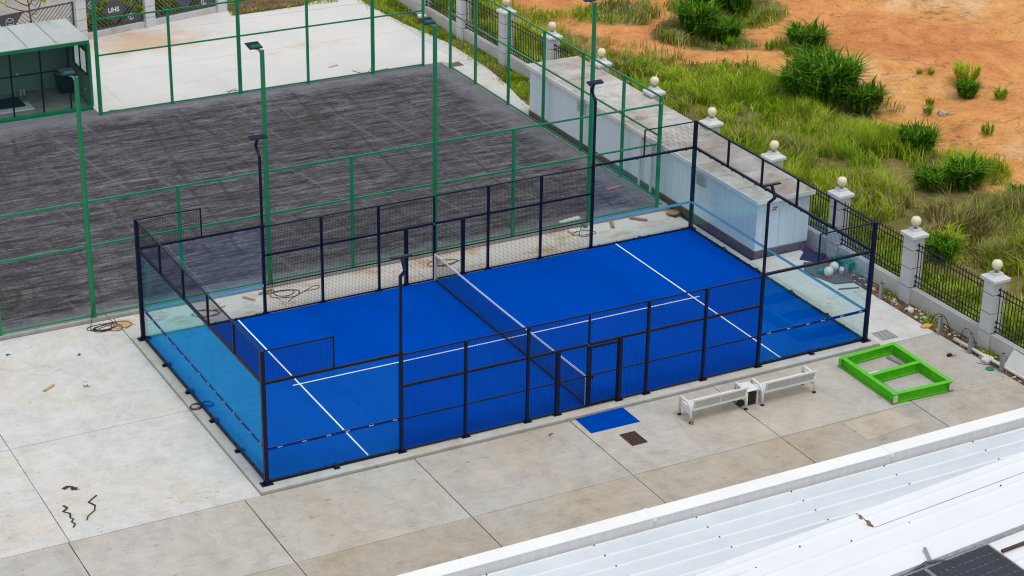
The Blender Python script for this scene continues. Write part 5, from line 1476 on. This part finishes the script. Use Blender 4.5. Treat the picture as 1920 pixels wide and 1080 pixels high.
o = rock(22.86, 1.25, -0.145, 0.17, 91, 'palestone'); tag(o, 'largest pale stone in the planting bed, by the second pillar', 'stone')
o = rock(29.9, 33.5, -0.25, 0.32, 17, 'palestone'); tag(o, 'pale boulder on the earth near the top of the picture', 'stone')
for i, (x, y, r, mt, lb) in enumerate(((36.19, 17.09, 0.20, 'palestone', 'pale stone on the bare earth below the big reed bush'), (36.4, 16.4, 0.24, 'stone', 'brown stone on the bare earth right of the pale one'), (29.3, 22.6, 0.25, 'palestone', 'white stone in the grass behind the shed'), (30.2, 17.0, 0.2, 'palestone', 'white stone in the grass behind the fifth pillar'), (22.3, 25.0, 0.16, 'palestone', 'pale stone in the grass strip by the path'), (22.75, 26.7, 0.18, 'stone', 'brown stone in the grass strip by a pillar'))):
    o = rock(x, y, earth_h(x, y) if x > 24 else -0.15, r, 30 + i, mt); tag(o, lb, 'stone')
bk = thing('paint_bucket', (22.35, 36.4, -0.15), 'red and white paint bucket in the grass strip at the top', 'bucket')
MB().lathe(22.35, 36.4, [(0.17, -0.15), (0.20, 0.12)], 14).build('body', M['red'], bk)
MB().lathe(22.35, 36.4, [(0.202, 0.121), (0.21, 0.22), (0.17, 0.222)], 14).build('rim', M['whitepaint'], bk)

# ================================================================== VEGETATION
def blades(pos, h, w, lean, ang, twist, mats, name, bend=0.6):
    """one mesh of bent grass blades (5 verts, 2 faces each)"""
    n_ = len(h)
    d = np.stack([np.cos(ang), np.sin(ang), np.zeros(n_)], 1)
    s = np.stack([-np.sin(ang + twist), np.cos(ang + twist), np.zeros(n_)], 1)
    up = np.array([0, 0, 1.0])
    mid = pos + up * (h * 0.55)[:, None] + d * (lean * h * 0.35 * (1 - bend * 0.4))[:, None]
    tip = pos + up * (h * (1 - 0.25 * lean * bend))[:, None] + d * (lean * h)[:, None]
    V = np.empty((n_, 5, 3))
    V[:, 0] = pos - s * (w * 0.5)[:, None]; V[:, 1] = pos + s * (w * 0.5)[:, None]
    V[:, 2] = mid + s * (w * 0.42)[:, None]; V[:, 3] = mid - s * (w * 0.42)[:, None]
    V[:, 4] = tip
    me = bpy.data.meshes.new(name)
    me.vertices.add(n_ * 5)
    me.vertices.foreach_set('co', V.reshape(-1))
    base = np.arange(n_)[:, None] * 5
    li = np.concatenate([base + np.array([0, 1, 2, 3]), base + np.array([3, 2, 4])], 1).reshape(-1)
    me.loops.add(n_ * 7)
    me.loops.foreach_set('vertex_index', li.astype(np.int32))
    ls = (np.arange(n_)[:, None] * 7 + np.array([0, 4])).reshape(-1)
    me.polygons.add(n_ * 2)
    me.polygons.foreach_set('loop_start', ls.astype(np.int32))
    me.polygons.foreach_set('material_index', np.repeat(mats, 2).astype(np.int32))
    me.update(calc_edges=True)
    me.validate()
    return me
def fnoise(x, y, s, k): return noise.fractal(Vector((x * s, y * s, k)), 1.0, 2.0, 3)
def grass_field(name, label, n_try, box, dens, hfun, mix, w0):
    P = []; Hh = []; Mt = []; An = []
    xs_ = rng.uniform(box[0], box[1], n_try); ys_ = rng.uniform(box[2], box[3], n_try); rs = rng.random(n_try); r2 = rng.random(n_try)
    cache = {}
    for x, y, r, q in zip(xs_, ys_, rs, r2):
        key = (int(x * 4), int(y * 4))
        if key not in cache:
            cx_, cy_ = (key[0] + .5) / 4, (key[1] + .5) / 4
            cache[key] = (dens(cx_, cy_), hfun(cx_, cy_), mix(cx_, cy_), earth_h(cx_, cy_) if cx_ > 23.7 else -0.15, 9 * noise.noise(Vector((cx_ * 0.45, cy_ * 0.45, 21))))
        dn, hh, mm, ez, an = cache[key]
        if r > dn: continue
        P.append((x, y, ez - 0.02)); Hh.append(hh); An.append(an)
        Mt.append(0 if q < mm[0] else (1 if q < mm[0] + mm[1] else 2))
    P = np.array(P); n_ = len(P)
    h = np.array(Hh) * rng.uniform(0.45, 1.25, n_)
    me = blades(P, h, rng.uniform(0.6, 1.4, n_) * w0, rng.uniform(0.15, 1.0, n_), np.array(An) + rng.normal(0, 0.9, n_), rng.uniform(-0.6, 0.6, n_), np.array(Mt), name)
    for k in ('lush', 'yellowgreen', 'dry'): me.materials.append(M[k])
    o = bpy.data.objects.new(name, me)
    C.objects.link(o)
    tag(o, label, 'grass', kind='stuff')
    return n_
def dens_w(x, y):
    g = grassy(x, y)
    n1 = fnoise(x, y, 0.28, 2.2); n2 = fnoise(x, y, 0.9, 5.0)
    d = max(0, (g - 0.38) * 1.8) * (0.52 + 1.7 * n1 + 1.1 * n2)
    if y > 26: d *= 0.75
    if x < 26.2: d = max(d, 0.85 * min(1, (26.2 - x) / 0.8) * (0.8 + 0.4 * n2))
    return max(0.0, min(1, d))
def h_w(x, y):
    t = fnoise(x, y, 0.25, 9.0)
    h = 0.42 + 0.5 * t
    if 24.5 < x < 33 and 6 < y < 19: h += 0.28 * min(1, (x - 24.5) / 2)
    if x < 25.5: h *= 0.8
    return max(0.14, h)
def mix_w(x, y):
    t = fnoise(x, y, 0.2, 4.4)
    dry = 0.20 + 0.65 * t
    if 27.5 < x < 36 and 0 < y < 8.5: dry += 0.32
    if y > 24: dry += 0.28
    if x < 26.5: dry -= 0.45
    dry = max(0.03, min(0.85, dry))
    yg = (1 - dry) * max(0.1, min(0.9, 0.55 + 0.8 * fnoise(x, y, 0.16, 12)))
    return (1 - dry - yg, yg, dry)
grass_field('wild_grass', 'tall wild grass and weeds on the ground beyond the pillared wall', 520000, (23.72, 40, -8, 46), dens_w, h_w, mix_w, 0.032)
def dens_k(x, y): return max(0.0, min(1, dens_w(x, y) * 1.6 * (fnoise(x, y, 0.55, 31.0) - 0.08)))
grass_field('wild_weeds', 'broad-leaved weeds growing in patches through the wild grass', 60000, (23.72, 38, -8, 42), dens_k, lambda x, y: 0.55 + 0.5 * max(-0.4, fnoise(x, y, 0.4, 17.0)), lambda x, y: (0.68, 0.24, 0.08), 0.075)
VERGE = [(21.25, 23.2), (23.2, 23.2), (23.2, 46), (20.6, 46), (21.3, 40.4), (21.42, 38.2), (21.66, 36), (22.1, 33.2), (22.08, 29.4), (21.8, 27.2), (21.42, 25)]
def dens_v(x, y):
    if not inside(x, y, VERGE): return 0.05 if (inside(x - 0.25, y, VERGE) or inside(x + 0.25, y, VERGE)) and y > 23.2 and x < 23.2 else 0
    return max(0.0, min(1, 0.62 + 0.9 * fnoise(x, y, 0.7, 3.0)))
grass_field('verge_grass', 'short green grass in the strip between the path and the wall', 60000, (20.6, 23.2, 23.2, 46), dens_v, lambda x, y: 0.16 + 0.13 * max(-0.5, fnoise(x, y, 0.6, 1.0)), lambda x, y: (0.58, 0.30, 0.12), 0.026)
def dens_b(x, y):
    return max(0.0, min(1, 1.2 * fnoise(x, y, 1.1, 7.0) - 0.12))
grass_field('bed_weeds', 'weeds and grass tufts in the stony bed by the wall', 5000, (22.66, 23.25, -6, 3.5), dens_b, lambda x, y: 0.15, lambda x, y: (0.6, 0.25, 0.15), 0.02)
grass_field('island_weeds', 'weeds round the edge of the soil island at the top', 7000, (14.9, 20.6, 41.0, 44.5), lambda x, y: max(0, min(1, 0.9 * fnoise(x, y, 0.8, 2.0) + (0.6 if y < 41.5 or x < 15.7 else 0) + 0.05)) if y > 40.95 + 0.1 * (x - 15) / 3 else 0, lambda x, y: 0.22, lambda x, y: (0.45, 0.35, 0.2), 0.028)

# reed clumps and tufts: three shapes, each plant its own object
def clump_mesh(seed, n_, H, rad, w, leanmax, name):
    g = np.random.default_rng(seed)
    # several canes; leaves spring from points up each cane
    nc = max(6, n_ // 14)
    ca = g.uniform(0, 2 * math.pi, nc); cr = rad * np.sqrt(g.random(nc)) * 0.75
    ch = H * g.uniform(0.45, 1.0, nc) * (1 - 0.25 * (cr / rad))
    ci = g.integers(0, nc, n_)
    t = g.random(n_) ** 0.8
    out = 0.35 * t * ch[ci]
    a = ca[ci]
    px_ = cr[ci] * np.cos(a) + out * np.cos(a) * 0.8 + g.normal(0, 0.04, n_)
    py_ = cr[ci] * np.sin(a) + out * np.sin(a) * 0.8 + g.normal(0, 0.04, n_)
    pz = t * ch[ci] * 0.72
    L = H * g.uniform(0.25, 0.62, n_)
    ang = a + g.normal(0, 1.1, n_)
    me = blades(np.stack([px_, py_, pz], 1), L, w * g.uniform(0.6, 1.3, n_), g.uniform(0.25, leanmax, n_), ang, g.uniform(-0.8, 0.8, n_), np.zeros(n_), name, 1.1)
    return me
def stems_mesh(seed, H, rad, name, nst=14):
    g = random.Random(seed)
    m = MB()
    for i in range(nst):
        a_ = g.uniform(0, 6.28); r = rad * math.sqrt(g.random()) * 0.6; h = H * g.uniform(0.5, 0.8)
        m.tube([(r * math.cos(a_), r * math.sin(a_), -0.05), (r * 1.5 * math.cos(a_), r * 1.5 * math.sin(a_), h)], [0.014, 0.006], 4)
    d = m.mesh(name)
    d.materials.append(M['dry'])
    return d
cm = [clump_mesh(s, 1100, 1.5, 0.72, 0.085, 1.25, 'foliage') for s in (1, 2, 3)]
tm = [clump_mesh(s, 220, 0.8, 0.32, 0.030, 0.9, 'foliage') for s in (5, 6)]
for m_ in cm: m_.materials.append(M['reed'])
for m_ in tm: m_.materials.append(M['lush'])
ymesh = clump_mesh(9, 420, 1.1, 0.4, 0.05, 1.0, 'foliage'); ymesh.materials.append(M['yellowgreen'])
sm = stems_mesh(3, 1.5, 0.75, 'stems'); ts = stems_mesh(4, 0.8, 0.3, 'stems', 7)
def plant(kind, x, y, s, label, cat='shrub', idx=0, sz=1.0, group=None):
    th = thing('reed_clump' if kind == 'reed' else 'grass_tuft', (x, y, earth_h(x, y) if x > 23.7 else -0.15), label, cat, group)
    th.rotation_euler = (0, 0, idx * 1.7)
    th.scale = (s, s, s * sz)
    f = {'reed': cm[idx % 3], 'tuft': tm[idx % 2], 'yellow': ymesh}[kind]
    for nm, d in (('leaves', f), ('stems', sm if kind == 'reed' else ts)):
        o = bpy.data.objects.new(nm, d); o.parent = th; C.objects.link(o)
GR = 'reed clumps on the red earth'
plant('reed', 36.15, 25.75, 1.0, 'round dark green reed clump standing alone on bare earth, topmost of the two big ones', idx=0, group=GR)
plant('reed', 33.0, 19.55, 1.3, 'largest lush reed clump in the middle of the red earth, upper half', idx=1, sz=1.05, group=GR)
plant('reed', 31.9, 19.9, 1.1, 'lush reed clump forming the lower left of the big thicket', idx=2, group=GR)
plant('reed', 33.7, 18.2, 0.9, 'smaller reed clump at the lower right of the big thicket', idx=0, group=GR)
plant('reed', 33.6, 21.6, 1.0, 'reed clump at the top of the big thicket', idx=2, group=GR)
plant('reed', 32.7, 29.4, 1.0, 'bright tall reed clump near the top, left of the dark one', idx=1, sz=1.15, group=GR)
plant('reed', 33.6, 28.4, 0.8, 'reed clump just right of the bright tall one near the top', idx=0, group=GR)
plant('reed', 36.7, 32.2, 1.25, 'dark drooping reed clump cut by the top edge', idx=2, sz=1.1, group=GR)
plant('reed', 35.2, 32.6, 0.9, 'reed clump at the top edge left of the dark drooping one', idx=1, group=GR)
plant('reed', 38.9, 17.9, 0.55, 'small round green clump on bare earth near the right edge', idx=1, group=GR)
plant('reed', 31.9, 9.6, 0.85, 'dark green reed clump at the right border of the grass', idx=0, group=GR)
plant('reed', 30.6, 9.9, 0.7, 'low reed clump left of the dark one at the right border', idx=2, sz=0.8, group=GR)
plant('reed', 32.5, 13.2, 0.85, 'tall dark grass clump at the border of the bare earth', idx=1, sz=1.1, group=GR)
plant('reed', 26.6, 4.3, 0.0 + 0.62, 'bright leafy clump behind the railing nearest the right edge pillars', idx=2, group=GR)
plant('yellow', 27.3, 4.9, 1.0, 'yellow green leafy clump behind the second pillar', idx=3)
plant('reed', 32.8, 7.4, 0.6, 'small green clump at the right edge of the picture', idx=0, group=GR)
for i, (x, y, s, kd, lb) in enumerate(((40.0, 17.0, 0.8, 'tuft', 'green tuft on bare earth nearest the right edge'), (36.5, 13.7, 0.7, 'tuft', 'small tuft on bare earth above the right border of the grass'), (39.7, 18.9, 1.1, 'yellow', 'tall thin yellow stems above the small round clump'),
                                       (36.7, 17.6, 0.5, 'tuft', 'little tuft below the bare patch right of the thicket'), (38.5, 20.6, 0.35, 'tuft', 'tiny dark tuft on bare earth, left one of two'), (38.9, 20.3, 0.4, 'tuft', 'tiny dark tuft on bare earth, right one of two'),
                                       (34.6, 24.8, 0.7, 'tuft', 'small tuft left of the lone round clump'), (31.1, 29.0, 0.9, 'tuft', 'low tuft at the left of the bare patch near the top'), (33.2, 27.2, 0.7, 'tuft', 'small tuft below the bright tall clump'),
                                       (34.7, 26.4, 0.6, 'tuft', 'tuft on the earth between the clumps near the top'), (35.9, 16.7, 0.6, 'tuft', 'tuft beside the pale stone on the earth'), (39.0, 14.0, 0.45, 'tuft', 'grey green tuft by the right edge'))):
    plant(kd, x, y, s, lb, 'grass tuft', i, group='tufts on the bare earth')

# hedge bushes behind the lettered fence and a young street tree
def leafball(seed, n_, sx_, sy_, sz_, lw):
    g = np.random.default_rng(seed)
    th_ = g.uniform(0, 2 * math.pi, n_); cz = g.uniform(-0.95, 1, n_); r = g.random(n_) ** 0.35
    r = r * (0.8 + 0.35 * np.sin(th_ * 3 + seed) * np.cos(cz * 4))
    sr = np.sqrt(1 - cz * cz)
    P = np.stack([sx_ * r * sr * np.cos(th_), sy_ * r * sr * np.sin(th_), sz_ * (0.5 + 0.5 * r * cz)], 1)
    return blades(P, lw * 1.6 * g.uniform(0.6, 1.3, n_), lw * g.uniform(0.6, 1.2, n_), g.uniform(0.3, 1.6, n_), g.uniform(0, 6.28, n_), g.uniform(-1, 1, n_), np.zeros(n_), 'foliage', 1.0)
hm = [leafball(s, 2600, 0.85, 0.5, 1.30, 0.085) for s in (1, 2, 3)]
for h_ in hm: h_.materials.append(M['hedge'])
st_h = stems_mesh(8, 1.2, 0.4, 'stems', 8)
hl = ['seen over the cabin roof', 'left behind the lettered plate', 'directly behind the lettered plate', 'right behind the lettered plate', 'by the middle pillar', 'left behind the second lettered panel', 'middle behind the second lettered panel', 'right behind the second lettered panel', 'at the end pillar']
for i, u in enumerate((-1.0, 0.55, 1.35, 2.15, 2.95, 3.95, 4.9, 5.9, 6.7)):
    p = dP(u, 0.75 + 0.1 * (i % 2), -0.12)
    th = thing('hedge_bush', p, 'bright yellow green hedge bush ' + hl[i], 'bush', 'hedge behind the lettered fence')
    th.rotation_euler = (0, 0, i * 1.3)
    s = 1.0 if i else 0.62
    th.scale = (s, s, s * (1.0 + 0.12 * (i % 3)))
    for nm, d in (('foliage', hm[i % 3]), ('stems', st_h)):
        o = bpy.data.objects.new(nm, d); o.parent = th; C.objects.link(o)
tp = dP(-2.15, 0.55, -0.15)
tr = thing('young_tree', tp, 'thin bare-branched young tree behind the fence over the cabin', 'tree')
m = MB()
t0 = Vector(tp)
m.tube([t0, t0 + Vector((0.02, 0, 1.1)), t0 + Vector((-0.02, 0, 1.9))], [0.07, 0.05, 0.035], 8)
m.build('trunk', M['barkm'], tr, smooth=True)
brs = [((-0.02, 0, 1.85), (-0.75, 0.1, 2.3), (-1.5, 0.1, 3.1)), ((-0.02, 0, 1.88), (0.35, 0, 2.5), (0.5, 0.2, 3.6)), ((0, 0, 1.6), (-0.9, -0.1, 1.95), (-1.9, 0, 2.7)), ((0.0, 0, 1.4), (0.4, -0.1, 1.8), (0.75, -0.1, 2.5)), ((-0.02, 0, 1.9), (-0.1, 0.3, 2.6), (-0.2, 0.4, 3.4))]
lv = []
for b_ in brs:
    p = [t0 + Vector(q) for q in b_]
    MB().tube([p[0], p[0].lerp(p[1], .5) + Vector((0, 0, -.04)), p[1], p[1].lerp(p[2], .5), p[2]], [0.03, 0.026, 0.02, 0.014, 0.008], 6).build('branch', M['barkm'], tr, smooth=True)
    for k in range(26):
        q = p[1].lerp(p[2], random.uniform(-0.1, 1.0)) + Vector((random.gauss(0, .12), random.gauss(0, .12), random.gauss(0, .1)))
        lv.append(tuple(q - t0))
lv = np.array(lv); n_ = len(lv)
lm = blades(lv, rng.uniform(.1, .2, n_), rng.uniform(.04, .09, n_), rng.uniform(.5, 1.6, n_), rng.uniform(0, 6.28, n_), rng.uniform(-1, 1, n_), np.zeros(n_), 'crown')
lm.materials.append(M['hedge'])
o = bpy.data.objects.new('crown', lm); o.parent = tr; C.objects.link(o)
